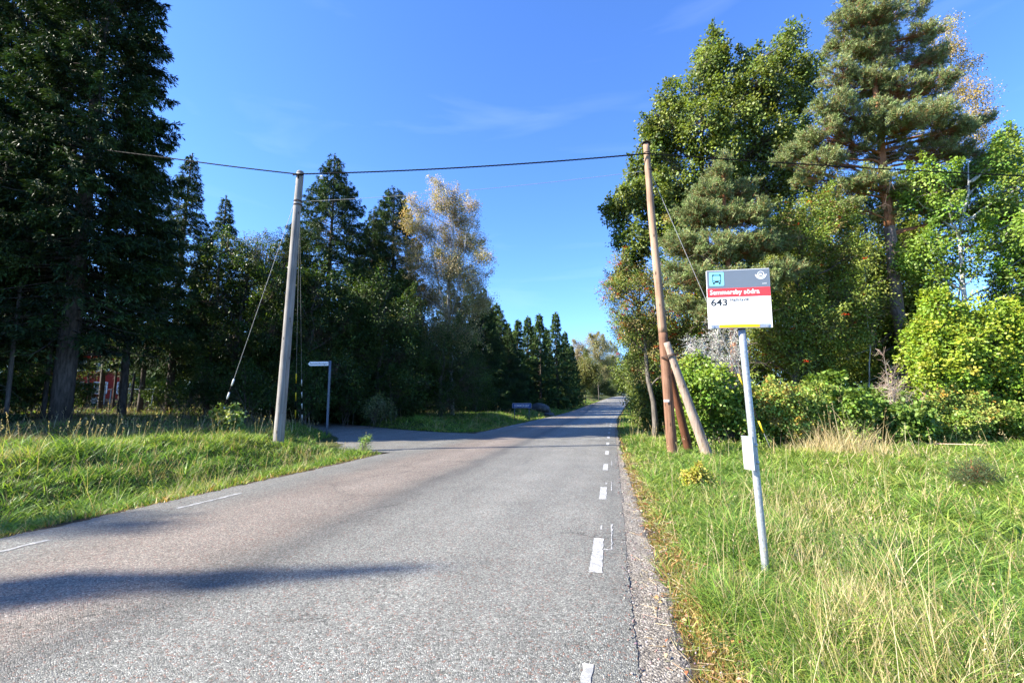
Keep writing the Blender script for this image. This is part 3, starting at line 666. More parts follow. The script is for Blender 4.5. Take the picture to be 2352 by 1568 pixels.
def pine(name, base, lobes, label, trunk_pts, seed=0, trunk_r=.2, tw=1.0, cols=((.21, .27, .10), (.25, .31, .12), (.29, .34, .15), (.16, .215, .08)), orange=.35, spacing=.27, nl=.12, tuft=16, gap=-.55, dead=0, wn=.019, group=None):
    rng = np.random.default_rng(seed); base = np.asarray(base, float); root = empty(name, base, label, 'pine tree', group)
    tp = np.asarray(trunk_pts, float)-base; tt = np.linspace(0, len(tp)-1, 22); tp = np.stack([np.interp(tt, np.arange(len(tp)), tp[:, i]) for i in range(3)], 1)
    tp[2:, :2] += rng.normal(size=(20, 2))*.025; rr = trunk_r*(1-np.linspace(0, 1, 22))**.75+.02*min(1, tw*1.5)
    lo, hi = MB(), MB(); k = int(22*orange)
    tube(lo, tp[:k+1], rr[:k+1], 10, wob=.07, rng=rng, cap=False); tube(hi, tp[k:], rr[k:], 9, wob=.05, rng=rng)
    fb = MB(); P0, P1, RA, RB = [], [], [], []; Cs, Ds = [], []
    for li, (c, r) in enumerate(lobes):
        c = np.asarray(c, float)-base
        zt = min(max(c[2]-.25*np.linalg.norm(c[:2]-np.array([np.interp(c[2], tp[:, 2], tp[:, 0]), np.interp(c[2], tp[:, 2], tp[:, 1])]))-.2*r, tp[2, 2]), tp[-1, 2]*.98)
        a = np.array([np.interp(zt, tp[:, 2], tp[:, 0]), np.interp(zt, tp[:, 2], tp[:, 1]), zt]); path = bez(a, a*.5+c*.5-Z_*.15*r, c, 8); path[1:-1] += rng.normal(size=(6, 3))*.05*r
        tube(hi, path, np.linspace(min(.085, .014+.015*np.linalg.norm(c-a)), .012, 8)*tw, 5, cap=False)
        n = int(4*math.pi*r*r/(spacing**2)*.75); dr = nrm(rng.normal(size=(n, 3))); rad = .35+.65*rng.random(n)**.5
        lump = 1+.3*noise(dr+li*2.7+seed, 2.2)
        cc = c+dr*(r*rad*lump)[:, None]*np.array([1, 1, .52]); cc = cc[noise(cc+base, .9/max(.5, r)) > gap]; n = len(cc)
        if n == 0: continue
        j = rng.integers(3, 8, n); st = path[j]; mid = st*.5+cc*.5-Z_*.08+rng.normal(size=(n, 3))*.05
        P0 += [st, mid]; P1 += [mid, cc]; RA += [np.full(n, .012*tw), np.full(n, .008*tw)]; RB += [np.full(n, .008*tw), np.full(n, .004*tw)]
        Cs.append(cc); Ds.append(nrm(nrm(cc-c)*np.array([1, 1, .4])+Z_*.55))
    C = np.concatenate(Cs); D = np.concatenate(Ds); n = len(C); ns = 6
    sh = C[:, None]+rng.normal(size=(n, ns, 3))*.085; sd = nrm(D[:, None]+rng.normal(size=(n, ns, 3))*.45)
    P0.append((sh-sd*.12).reshape(-1, 3)); P1.append((sh+sd*.06).reshape(-1, 3)); RA.append(np.full(n*ns, .005*tw)); RB.append(np.full(n*ns, .004*tw))
    bp = sh[:, :, None]+sd[:, :, None]*rng.uniform(-.1, .07, (n, ns, tuft, 1)); ax = sd[:, :, None]*.75+rng.normal(size=(n, ns, tuft, 3))*.55
    m = n*ns*tuft; cb = np.repeat(pal(cols, n*ns, rng, .12, .14), tuft, 0)*(1+rng.normal(size=(m, 1))*.15)
    leaves(fb, bp.reshape(-1, 3), ax.reshape(-1, 3), rng.normal(size=(m, 3)), nl*rng.uniform(.7, 1.2, m), wn, np.clip(cb, .004, 1), .0)
    prisms(hi, np.concatenate(P0), np.concatenate(P1), np.concatenate(RA), np.concatenate(RB), (1, 1, 1))
    if dead:   # dead grey snags below the crown
        z0 = tp[-1, 2]
        for i in range(dead):
            zt = rng.uniform(.22, .62)*z0; a = np.array([np.interp(zt, tp[:, 2], tp[:, 0]), np.interp(zt, tp[:, 2], tp[:, 1]), zt]); az = rng.uniform(0, 6.28); Ld = rng.uniform(.8, 2.6)
            e = a+np.array([math.cos(az)*Ld, math.sin(az)*Ld, rng.uniform(-.5, .4)]); path = bez(a, (a+e)/2+Z_*.2, e, 7); tube(lo, path, np.linspace(.022, .006, 7), 5, cap=False)
            q = path[rng.integers(2, 7, 10)]; prisms(lo, q, q+rng.normal(size=(10, 3))*.28-Z_*.05, .006, .003, (1, 1, 1))
    t = lo.build('trunk', M['pbark'], root); hi.build('limb', M['obark'], root); fb.build('crown', M['pneedle'], root)
    print(name, m)
    return root
def deadbush(name, base, pts, label, cat, seed, n0=14, col=((.42, .42, .38), (.34, .33, .29), (.5, .5, .46)), size=.9, lichen=True, root_h=.0):
    rng = np.random.default_rng(seed); base = np.asarray(base, float); root = empty(name, base, label, cat)
    tb, lb = MB(), MB(); P0, P1, R0 = [], [], []
    for i in range(n0):
        c, r = pts[i % len(pts)]; c = np.asarray(c, float)-base
        a = rng.normal(size=3)*np.array([.2, .2, 0]) if root_h == 0 else np.array([0, 0, root_h]); e = c+rng.normal(size=3)*r*.6
        path = bez(a, (a+e)/2+Z_*.3+rng.normal(size=3)*.15, e, 10); tube(tb, path, np.linspace(.022, .006, 10), 5, (.2, .18, .16), cap=False)
        k = 60; j = rng.integers(3, 10, k); q = path[j]; e1 = q+nrm(rng.normal(size=(k, 3))+nrm(e-a)*.6)*rng.uniform(.15, .5, (k, 1))*size
        P0.append(q); P1.append(e1); R0.append(np.full(k, .006))
        q2 = q+(e1-q)*rng.uniform(.3, 1, (k, 1)); e2 = q2+rng.normal(size=(k, 3))*.13*size; P0.append(q2); P1.append(e2); R0.append(np.full(k, .004))
        if lichen:
            q3 = np.repeat(q2, 7, 0); m = len(q3); leaves(lb, q3+rng.normal(size=(m, 3))*.04, rng.normal(size=(m, 3)), rng.normal(size=(m, 3)), .05, .022, pal(col, m, rng), .3)
    P0 = np.concatenate(P0); prisms(tb, P0, np.concatenate(P1), np.concatenate(R0), np.concatenate(R0)*.5, pal(col, len(P0), rng))
    tb.build('branches', M['twig'], root)['kind'] = 'stuff'
    if lichen: lb.build('lichen', M['lichen'], root)['kind'] = 'stuff'
    return root
def px_lobes(lst, fwd, rng, ds=.6):
    out = []
    for l in lst:
        x, y, r = l[:3]; f = fwd+(l[3] if len(l) > 3 else rng.uniform(-1, 1)*ds*r*scale_at(fwd)*1.6)
        out.append((P(x, y, f), r*scale_at(f)*.98))
    return out
def base_at(px, fwd, py=930, sink=0):
    p = P(px, py, fwd); return np.array([p[0], p[1], gz1(p[0], p[1])-sink])
rg = np.random.default_rng(99)

# ---- left forest
MG_L = ((.13, .20, .035), (.17, .25, .045), (.22, .29, .06))
def sp_px(name, tipx, tipy, fwd, R, label, seed, **kw):
    t = P(tipx, tipy, fwd); b = np.array([t[0], t[1], gz1(t[0], t[1])]); return spruce(name, b, t[2]-b[2], R, label, seed=seed, **kw)
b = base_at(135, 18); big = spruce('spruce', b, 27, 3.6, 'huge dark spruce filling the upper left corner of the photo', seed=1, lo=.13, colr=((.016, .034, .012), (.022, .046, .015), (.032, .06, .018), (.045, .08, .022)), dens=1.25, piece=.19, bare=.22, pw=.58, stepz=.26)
b = base_at(-60, 20); copy_tree(big, b, 2.1, .96, label='tall dark spruce at the left edge beside the huge one')
s2 = sp_px('spruce', 345, 340, 23, 4.2, 'dark spruce whose right flank steps out behind the huge corner spruce', 2, dens=1.1, pw=.8, lo=.30)
s3 = sp_px('spruce', 517, 450, 30, 3.6, 'small pointed spruce tip above the leafy trees left of the grey utility pole', 3, dens=1.0, lo=.2)
s4 = sp_px('spruce', 768, 355, 31, 7.0, 'tallest sunlit spruce just right of the grey utility pole top', 4, dens=1.2, pw=.9)
s5 = sp_px('spruce', 907, 430, 36, 4.4, 'narrow spruce with bushy top beside the autumn birch', 5, dens=1.2, pw=.6)
s6 = sp_px('spruce', 862, 480, 34, 5.4, 'spruce shoulder between the tallest spruce and the narrow one', 6)
copy_tree(s6, base_at(657, 36), 1.0, 1.0, label='spruce showing just left of the grey utility pole')
s7 = sp_px('spruce', 1112, 660, 47, 4.0, 'dark shaded spruce right under the autumn birch', 7, dens=1.1)
copy_tree(s7, base_at(1150, 55), 2.0, .93, label='dark spruce standing at the right foot of the shaded one')
copy_tree(s3, base_at(385, 27), 2.0, 1.1, label='dark spruce behind the black and white guy wire')
# rows deeper in the forest
deep = [(-40, 28, .9), (40, 33, 1.0), (250, 66, 1.0), (345, 44, .9), (440, 38, .9), (560, 42, .95), (700, 46, 1.05), (820, 44, .95), (950, 44, .9), (1030, 46, .85), (1080, 52, .8)]
dl = ['one more dark spruce deep in the wood at the left edge', 'spruce deep in the wood behind the huge corner spruce', 'spruce deep in the wood above the red house', 'spruce deep in the wood right of the red house',
      'spruce deep in the wood behind the sunlit bush', 'spruce deep in the wood behind the guy wire sleeves', 'spruce deep in the wood behind the grey utility pole', 'spruce deep in the wood behind the arrow road name sign',
      'spruce deep in the wood left behind the autumn birch', 'spruce deep in the wood straight behind the autumn birch', 'spruce deep in the wood right behind the autumn birch']
for i, ((x, f, sc), lb) in enumerate(zip(deep, dl)): copy_tree([s2, s4, s6, s7][i % 4], base_at(x, f), i*1.3, sc*.82, label=lb, cat='spruce tree')
# far group across the town sign
FC = ((.05, .09, .025), (.07, .12, .03), (.09, .15, .04), (.04, .075, .022))
fs = [sp_px('spruce', 1240, 722, 66, 3.2, 'tall far spruce in the middle of the group behind the blue sign', 31, dens=.42, piece=.36, stepz=.46, colr=FC), sp_px('spruce', 1277, 716, 70, 3.5, 'tallest far spruce at the right of the group behind the blue sign', 32, dens=.42, piece=.36, stepz=.46, colr=FC),
      sp_px('spruce', 1190, 735, 64, 2.8, 'slim far spruce above the blue sign', 33, dens=.42, piece=.36, stepz=.46, colr=FC)]
fl = [(1165, 62, .93, 2, 'far spruce at the left end of the group behind the blue sign'), (1212, 68, 1.0, 0, 'far spruce second from the left above the blue sign'), (1258, 74, 1.0, 2, 'far spruce squeezed between the two tallest of the group'),
      (1300, 78, .86, 1, 'lower far spruce right of the tallest of the group'), (1316, 84, .80, 0, 'last far spruce at the right end of the group, by the yellowing birches'), (1140, 60, .95, 1, 'far spruce half hidden behind the dark shaded spruces'),
      (1225, 82, .95, 1, 'back row spruce left of the tallest far spruces'), (1180, 80, .95, 0, 'back row spruce at the left of the far group'), (1285, 92, .95, 2, 'back row spruce at the right of the far group'), (1110, 66, .9, 2, 'back row spruce hidden by the dark shaded pair')]
for x, f, sc, k, lb in fl: copy_tree(fs[k], base_at(x, f), x*.1, sc, label=lb)
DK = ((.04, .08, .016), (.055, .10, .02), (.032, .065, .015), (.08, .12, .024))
def bl(name, trunkx, fwd, lst, label, seed, **kw):
    r = np.random.default_rng(seed+500); return broad(name, base_at(trunkx, fwd), px_lobes(lst, fwd, r), label, seed=seed, **kw)
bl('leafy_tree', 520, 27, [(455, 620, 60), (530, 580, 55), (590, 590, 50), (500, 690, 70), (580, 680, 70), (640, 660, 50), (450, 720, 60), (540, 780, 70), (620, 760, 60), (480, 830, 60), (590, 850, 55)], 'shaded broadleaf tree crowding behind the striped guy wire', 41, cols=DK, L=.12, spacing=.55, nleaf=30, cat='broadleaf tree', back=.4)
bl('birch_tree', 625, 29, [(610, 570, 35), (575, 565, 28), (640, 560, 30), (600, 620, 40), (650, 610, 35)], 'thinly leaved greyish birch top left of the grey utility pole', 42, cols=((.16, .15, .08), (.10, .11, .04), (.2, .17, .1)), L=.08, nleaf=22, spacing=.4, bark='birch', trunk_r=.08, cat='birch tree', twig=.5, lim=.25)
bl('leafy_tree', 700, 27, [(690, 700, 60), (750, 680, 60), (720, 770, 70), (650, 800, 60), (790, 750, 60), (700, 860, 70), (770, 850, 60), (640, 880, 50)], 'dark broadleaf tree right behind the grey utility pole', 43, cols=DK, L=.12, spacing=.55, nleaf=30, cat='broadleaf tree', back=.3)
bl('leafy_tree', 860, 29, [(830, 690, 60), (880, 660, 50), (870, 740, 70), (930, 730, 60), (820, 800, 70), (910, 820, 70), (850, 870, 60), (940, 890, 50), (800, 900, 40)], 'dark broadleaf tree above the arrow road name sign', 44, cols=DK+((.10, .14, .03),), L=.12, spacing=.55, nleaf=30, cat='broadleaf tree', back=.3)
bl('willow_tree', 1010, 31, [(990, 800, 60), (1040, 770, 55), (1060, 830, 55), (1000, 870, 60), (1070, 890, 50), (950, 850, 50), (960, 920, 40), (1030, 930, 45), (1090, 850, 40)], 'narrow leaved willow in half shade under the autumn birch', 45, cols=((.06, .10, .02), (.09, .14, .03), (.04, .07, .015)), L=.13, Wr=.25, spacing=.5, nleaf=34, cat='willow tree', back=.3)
BG = ((.38, .30, .14), (.29, .26, .10), (.46, .36, .20), (.24, .25, .08), (.46, .36, .22))
bf = lambda: None
birch = bl('birch_tree', 1040, 33, [(1013, 425, 26), (1040, 455, 32), (1005, 470, 30), (955, 475, 30), (940, 510, 26), (1060, 505, 36), (1085, 470, 20), (975, 530, 38), (1030, 540, 45), (1085, 560, 36), (930, 570, 28), (1110, 590, 26), (970, 600, 45), (1030, 620, 50), (1085, 640, 42),
    (925, 650, 34), (980, 680, 48), (1050, 700, 48), (1100, 690, 30), (940, 720, 34), (1010, 760, 48), (1070, 770, 40), (905, 690, 22)], 'tall thinly leaved autumn birch with pale brown leaves right of the spruces', 46, cols=BG, L=.08, Wr=.75, nleaf=30, spacing=.36, sig=.2, twig=.5, lim=.22, bark='birch', trunk_r=.15, droop=.9, gap=-.25, cat='birch tree', shell=.3, back=.35,
    trunk_pts=[base_at(1040, 33), P(1035, 800, 33), P(1030, 650, 33), P(1045, 540, 33), P(1018, 410, 33)])
mb = MB()
for pts in ([(1030, 760), (1005, 640), (985, 540), (965, 470)], [(1038, 720), (1062, 620), (1072, 520)]):
    pp = [P(x, y, 32.7)-np.array(birch.location) for x, y in pts]; pp = np.array(pp); tt = np.linspace(0, len(pp)-1, 12); pp = np.stack([np.interp(tt, np.arange(len(pp)), pp[:, i]) for i in range(3)], 1); tube(mb, pp, np.linspace(.075, .015, 12), 6)
mb.build('limb', M['birch'], birch)
# far end of the road
farb = [('leafy_tree', 1345, 92, [(1335, 850, 18), (1352, 835, 18), (1342, 875, 20), (1362, 865, 18), (1325, 880, 15)], 'yellow green bushy tree right of the far spruces', ((.16, .17, .05), (.20, .19, .06), (.10, .13, .03)), 'bark'),
        ('birch_tree', 1375, 112, [(1372, 785, 14), (1385, 800, 16), (1365, 815, 15), (1380, 835, 18), (1395, 850, 16), (1370, 860, 16)], 'pale far birch above the end of the road', ((.22, .22, .10), (.28, .25, .12)), 'bark'),
        ('birch_tree', 1330, 120, [(1328, 795, 12), (1335, 815, 14), (1322, 825, 13), (1338, 840, 14)], 'greyish far birch top behind the last spruces', ((.24, .21, .13), (.3, .26, .17)), 'birch'),
        ('leafy_tree', 1405, 168, [(1402, 845, 16), (1415, 865, 16), (1395, 875, 16), (1425, 880, 14), (1408, 890, 14)], 'green far tree where the road bends away', ((.06, .10, .02), (.10, .14, .03)), 'bark'),
        ('birch_tree', 1408, 172, [(1405, 800, 12), (1412, 820, 13), (1400, 830, 13)], 'thin far birch beside the sky gap over the road', ((.2, .2, .1), (.24, .22, .12)), 'birch'),
        ('leafy_tree', 1440, 188, [(1432, 862, 14), (1445, 870, 13), (1455, 880, 12), (1438, 885, 12), (1425, 872, 12)], 'distant green tree beyond the crest of the road', ((.07, .11, .03), (.1, .13, .04)), 'bark'),
        ('leafy_tree', 1368, 125, [(1375, 875, 16), (1388, 885, 14), (1362, 888, 14)], 'dark green bush clump at the left bend of the far road', ((.04, .07, .02), (.06, .09, .02)), 'bark'),
        ('leafy_tree', 1500, 150, [(1485, 865, 16), (1500, 870, 16), (1515, 868, 16)], 'distant tree on the right behind the road crest', ((.07, .11, .03), (.1, .13, .04)), 'bark'),
        ('leafy_tree', 1360, 150, [(1335, 897, 12), (1352, 895, 13), (1370, 896, 12), (1388, 897, 12), (1404, 899, 10)], 'low distant thicket under the pale far birch', ((.05, .08, .02), (.08, .11, .03)), 'bark'),
        ('leafy_tree', 1425, 200, [(1396, 899, 9), (1408, 897, 10), (1420, 898, 10), (1434, 897, 10), (1446, 897, 9), (1458, 896, 10)], 'low distant thicket right behind the road crest', ((.05, .08, .02), (.08, .11, .03)), 'bark'),
        ('leafy_tree', 1480, 205, [(1468, 890, 12), (1486, 890, 12), (1504, 890, 12)], 'low distant thicket at the right behind the road crest', ((.05, .08, .02), (.08, .11, .03)), 'bark')]
for i, (nm, tx, f, ls, lb, cc, bk) in enumerate(farb): bl(nm, tx, f, [(x, y, r*1.25) for x, y, r in ls], lb, 60+i, cols=cc, L=.22, nleaf=42, spacing=.85, sig=.42, bark=bk, cat='birch tree' if bk == 'birch' else 'broadleaf tree', twig=1.6, trunk_r=.09, back=.5, gap=-.5)
# ---- right side trees
OAK = ((.12, .165, .03), (.15, .195, .036), (.19, .24, .05), (.09, .13, .025))
bl('oak_tree', 1640, 22, [(1648, 105, 34), (1630, 150, 44), (1600, 210, 50), (1668, 190, 50), (1725, 150, 36), (1745, 190, 44), (1812, 95, 34), (1822, 150, 42), (1865, 155, 26), (1790, 225, 60), (1855, 215, 36), (1700, 265, 66), (1615, 290, 60), (1530, 225, 30), (1520, 275, 38), (1495, 300, 28), (1555, 340, 46), (1475, 390, 34), (1500, 345, 34),
    (1650, 360, 66), (1760, 320, 66), (1830, 290, 44), (1445, 455, 32), (1422, 495, 24), (1430, 545, 26), (1500, 440, 44), (1560, 420, 50), (1465, 560, 38), (1520, 520, 50), (1600, 470, 60), (1700, 430, 60), (1800, 400, 60), (1450, 620, 32)],
   'large dark green maple with glossy leaves rising behind the brown utility pole', 71, cols=OAK, L=.145, Wr=.8, nleaf=30, spacing=.40, sig=.17, mat='gloss', trunk_r=.3, cat='broadleaf tree', gap=-.3, back=.35, shell=.5, lim=.35)
RW = ((.16, .22, .045), (.20, .25, .06), (.27, .25, .08), (.12, .18, .035), (.14, .21, .04), (.34, .26, .11))
bl('rowan_tree', 1500, 19.5, [(1425, 610, 26), (1445, 660, 36), (1410, 655, 20), (1490, 640, 44), (1455, 720, 42), (1520, 710, 50), (1420, 725, 22), (1500, 780, 50), (1445, 775, 32), (1550, 640, 44), (1560, 760, 44), (1480, 840, 44), (1540, 840, 44)],
   'rowan tree with orange red berries left of the brown utility pole', 72, cols=RW, L=.085, Wr=.45, nleaf=34, spacing=.36, sig=.16, berries=260, trunk_r=.12, cat='rowan tree', gap=-.45, back=.5, twig=.6)
bl('leafy_tree', 1510, 27, [(1480, 760, 40), (1500, 820, 46), (1470, 870, 36), (1515, 890, 44), (1480, 930, 34), (1525, 950, 40), (1500, 975, 26), (1460, 830, 26), (1540, 780, 50), (1550, 880, 50), (1560, 960, 40)], 'dark overhanging tree at the road edge behind the pole props', 73, cols=OAK, L=.13, nleaf=34, spacing=.40, trunk_r=.16, cat='broadleaf tree', back=.5, gap=-.5)
for i, (tx, f, ls, lb, cc) in enumerate([
    (1487, 42, [(1458, 780, 20), (1475, 760, 26), (1470, 820, 28), (1450, 850, 18), (1490, 850, 30), (1480, 890, 24), (1500, 790, 30), (1500, 900, 24)], 'dark roadside tree farther along the right verge', OAK),
    (1475, 62, [(1452, 880, 12), (1460, 865, 14), (1470, 890, 16), (1458, 900, 12), (1475, 870, 16), (1468, 912, 12), (1482, 905, 16)], 'sunlit yellow green bush on the right verge by the road crest', ((.24, .23, .06), (.18, .2, .05))),
    (1482, 48, [(1462, 905, 14), (1475, 915, 18), (1488, 925, 20), (1480, 890, 16), (1495, 945, 18), (1500, 915, 20)], 'green bush hugging the right verge below the roadside trees', ((.12, .17, .04), (.16, .2, .05))),
    (1478, 80, [(1445, 845, 12), (1455, 825, 14), (1462, 850, 14), (1470, 830, 18), (1480, 855, 18)], 'far tree on the right verge next to the road crest', OAK)]):
    bl('leafy_tree', tx, f, ls, lb, 75+i, cols=cc, L=.16, nleaf=30, spacing=.6, sig=.26, cat='broadleaf tree' if i in (0, 3) else 'bush', trunk_r=.12, back=.6, gap=-.5, stems=0 if i in (0, 3) else 1)
pine('pine_tree', base_at(1672, 16.8), px_lobes([(1662, 365, 20), (1655, 400, 34), (1630, 440, 46), (1690, 440, 44), (1600, 490, 54), (1660, 500, 60), (1725, 490, 54), (1570, 560, 50), (1640, 570, 70), (1720, 565, 66), (1785, 560, 44), (1590, 640, 56), (1660, 650, 64), (1740, 640, 60), (1800, 620, 44), (1640, 710, 50), (1560, 700, 34), (1545, 620, 30)], 16.8, rg),
     'bushy young pine with grey green needles behind the bus stop sign', [base_at(1690, 16.8), P(1690, 880, 16.8), P(1680, 700, 16.8), P(1665, 500, 16.8), P(1661, 350, 16.8)], seed=81, trunk_r=.15, orange=.25, spacing=.26, gap=-.6, dead=26)
hp = [(1990, -30, 60), (1950, 40, 46), (2010, 40, 60), (2075, 35, 54), (2125, 75, 38), (1935, 100, 44), (1990, 110, 60), (2060, 110, 66), (2130, 140, 44), (1925, 170, 44), (1990, 190, 66), (2070, 200, 70), (2150, 195, 44), (1910, 240, 50), (1980, 270, 66), (2060, 280, 70), (2140, 265, 56), (1885, 300, 46), (1950, 335, 60), (2180, 300, 46), (1850, 340, 40), (1815, 355, 30),
      (1900, 365, 46), (2225, 290, 30), (2265, 275, 18), (2140, 345, 50), (2040, 350, 44), (2200, 345, 36), (1795, 372, 20), (2110, 420, 44), (2170, 425, 44), (2235, 395, 36), (2290, 400, 26), (2090, 470, 34), (1860, 405, 36), (1930, 425, 40), (2000, 410, 44), (2060, 440, 40), (2145, 470, 40), (1960, 470, 30), (2030, 500, 30), (2200, 440, 44), (2260, 350, 24), (2260, 480, 40, .5), (2170, 500, 34), (2330, 500, 34, .5)]
pine('pine_tree', base_at(2090, 18.2), px_lobes(hp, 18.2, rg), 'tall sunlit pine with orange bark reaching the top edge of the photo', [base_at(2086, 18.2), P(2075, 780, 18.2), P(2050, 620, 18.2), P(2035, 450, 18.2), P(2022, 300, 18.2), P(2005, 120, 18.2), P(1995, -40, 18.2)], seed=82, trunk_r=.25, orange=.42, spacing=.255, gap=-.55, dead=22, tuft=15)
bl('birch_tree', 2120, 23, [(2185, 110, 34), (2210, 160, 38), (2235, 215, 38), (2190, 210, 36), (2250, 270, 32), (2215, 290, 38), (2240, 340, 34), (2265, 310, 22), (2190, 350, 34), (2150, 120, 30), (2170, 60, 24)], 'golden leaved birch peeking out right behind the tall pine', 83, cols=((.34, .25, .06), (.26, .22, .07), (.4, .29, .08)), L=.075, Wr=.75, nleaf=26, spacing=.34, sig=.18, bark='birch', trunk_r=.12, droop=.6, gap=-.3, cat='birch tree', shell=.3, twig=.5, lim=.25,
   trunk_pts=[base_at(2115, 23), P(2108, 700, 23), P(2100, 500, 23), P(2130, 330, 23), P(2190, 120, 23)])
sp_px('spruce', 2312, 288, 22, 2.6, 'dark spruce tip rising over the light maple at the right edge', 84, dens=.9)
LG = ((.15, .25, .035), (.19, .29, .04), (.11, .20, .03), (.23, .32, .05))
bl('maple_tree', 2205, 17.2, [(2150, 400, 40), (2215, 420, 54), (2290, 370, 50), (2345, 340, 44), (2335, 430, 60), (2260, 480, 60), (2180, 480, 40), (2130, 560, 40), (2210, 560, 44), (2300, 545, 60), (2350, 590, 50), (2260, 620, 34), (2320, 670, 44), (2150, 640, 30), (2400, 460, 60), (2410, 620, 60), (2120, 470, 34)],
   'light green maple with thin pale stems at the right edge', 85, cols=LG, L=.105, Wr=.75, nleaf=44, spacing=.38, sig=.17, trunk_r=.10, bark='birch', cat='maple tree', gap=-.02, back=.2, flat=.85, twig=.8)
bl('maple_tree', 2240, 15.6, [(2125, 790, 40), (2170, 745, 40), (2205, 790, 44), (2245, 735, 44), (2150, 700, 24), (2290, 800, 40), (2320, 770, 54), (2370, 800, 50), (2140, 870, 46), (2205, 850, 54), (2270, 850, 54), (2335, 870, 50), (2190, 915, 40), (2260, 930, 44), (2110, 845, 26)],
   'bright yellow green maple bush above the bramble at the right', 86, cols=((.22, .32, .03), (.28, .37, .035), (.17, .27, .03), (.35, .39, .05)), L=.105, Wr=.75, nleaf=40, spacing=.34, sig=.19, trunk_r=.1, cat='maple bush', stems=1, gap=-.25, back=.2, shoots=6)
MG = ((.16, .22, .035), (.21, .275, .045), (.12, .17, .03), (.27, .32, .06))
bl('rowan_tree', 1830, 17.6, [(1870, 480, 44), (1800, 500, 36), (1930, 500, 40), (1845, 560, 50), (1900, 570, 50), (1960, 580, 44), (1830, 650, 54), (1900, 650, 56), (1960, 670, 50), (1810, 730, 54), (1880, 740, 60), (1950, 750, 54), (1760, 780, 44), (1830, 810, 50), (1900, 820, 50), (1990, 700, 40)],
   'loose green rowan with scattered red berries between the two pines', 87, cols=MG+((.2, .16, .06),), L=.10, Wr=.5, nleaf=40, spacing=.36, sig=.17, berries=110, trunk_r=.1, cat='rowan tree', gap=-.4, back=.6, twig=.6)
bl('leafy_tree', 2020, 19.5, [(2000, 600, 50), (1990, 700, 60), (2110, 590, 44), (2120, 660, 50), (2020, 780, 60), (2090, 730, 50), (2140, 740, 40), (1960, 830, 50), (2050, 850, 50), (1900, 880, 44), (1830, 880, 40)], 'mid green leafy tree round the lower trunk of the tall pine', 88, cols=MG, L=.12, nleaf=36, spacing=.40, trunk_r=.12, cat='broadleaf tree', gap=-.3, back=.4)
bl('leafy_tree', 1720, 24, [(1600, 620, 60), (1700, 600, 60), (1780, 560, 60), (1650, 720, 70), (1740, 700, 70), (1830, 660, 60), (1620, 820, 60), (1720, 820, 70), (1820, 800, 60), (1580, 880, 40), (1900, 740, 60)], 'shaded green tree filling in behind the young pine', 89, cols=DK+MG, L=.14, nleaf=30, spacing=.5, trunk_r=.16, cat='broadleaf tree', back=.3)
bl('leafy_tree', 2000, 27, [(1900, 700, 60), (1980, 740, 60), (2060, 780, 60), (1930, 830, 60), (2030, 860, 60), (2120, 840, 50), (1850, 860, 50), (2200, 840, 44), (2290, 830, 44)], 'dark leafy tree low behind the tall pine trunk', 90, cols=DK, L=.14, nleaf=30, spacing=.55, trunk_r=.14, cat='broadleaf tree', back=.3, gap=-.1)
bl('leafy_tree', 2390, 19, [(2370, 660, 60), (2350, 740, 50), (2400, 560, 60), (2420, 760, 60), (2330, 800, 44), (2380, 860, 60)], 'green tree cut off by the right edge of the photo', 91, cols=MG, L=.13, nleaf=30, spacing=.45, trunk_r=.14, cat='broadleaf tree', gap=-.1)
bl('leafy_tree', 2440, 16, [(2440, 500, 70), (2460, 620, 70), (2450, 740, 70), (2430, 850, 70), (2520, 700, 90)], 'light green maple just past the right edge of the photo', 92, cols=LG, L=.14, nleaf=30, spacing=.5, trunk_r=.12, cat='maple tree', gap=-.2)
bl('leafy_tree', 2060, 21.5, [(1960, 440, 50), (2020, 480, 56), (2090, 500, 50), (1990, 540, 60), (2070, 570, 60), (2140, 560, 50), (1950, 620, 56), (2030, 650, 60), (2110, 660, 60), (1980, 730, 60), (2080, 740, 60), (2010, 820, 56), (2110, 830, 56)],
   'green leafy tree spreading behind the middle of the tall pine trunk', 93, cols=MG, L=.115, nleaf=34, spacing=.44, trunk_r=.14, cat='broadleaf tree', back=.5, gap=-.35)
bl('leafy_tree', 1820, 22, [(1760, 440, 46), (1830, 430, 50), (1890, 440, 46), (1790, 510, 56), (1870, 510, 56), (1940, 500, 46), (1770, 600, 60), (1850, 600, 60), (1930, 590, 56), (1790, 700, 60), (1880, 700, 60), (1950, 800, 56), (1850, 800, 60)],
   'olive green leafy tree filling the gap between the two pines', 94, cols=MG+OAK, L=.115, nleaf=34, spacing=.46, trunk_r=.14, cat='broadleaf tree', back=.5, gap=-.35)
bl('leafy_tree', 2260, 22, [(2290, 790, 50), (2200, 800, 40), (2360, 780, 50), (2240, 850, 56), (2330, 860, 56)],
   'shaded tree low behind the light green maple', 95, cols=MG, L=.12, nleaf=30, spacing=.5, trunk_r=.12, cat='broadleaf tree', back=.3, gap=-.1)
bl('leafy_tree', 1600, 20, [(1560, 560, 50), (1610, 600, 50), (1570, 680, 50), (1630, 700, 56), (1580, 780, 56), (1640, 800, 56), (1570, 860, 50), (1640, 890, 56), (1700, 850, 50)],
   'green tree crowding between the rowan and the young pine', 96, cols=MG+RW, L=.11, nleaf=34, spacing=.44, trunk_r=.12, cat='broadleaf tree', back=.4, gap=-.3)
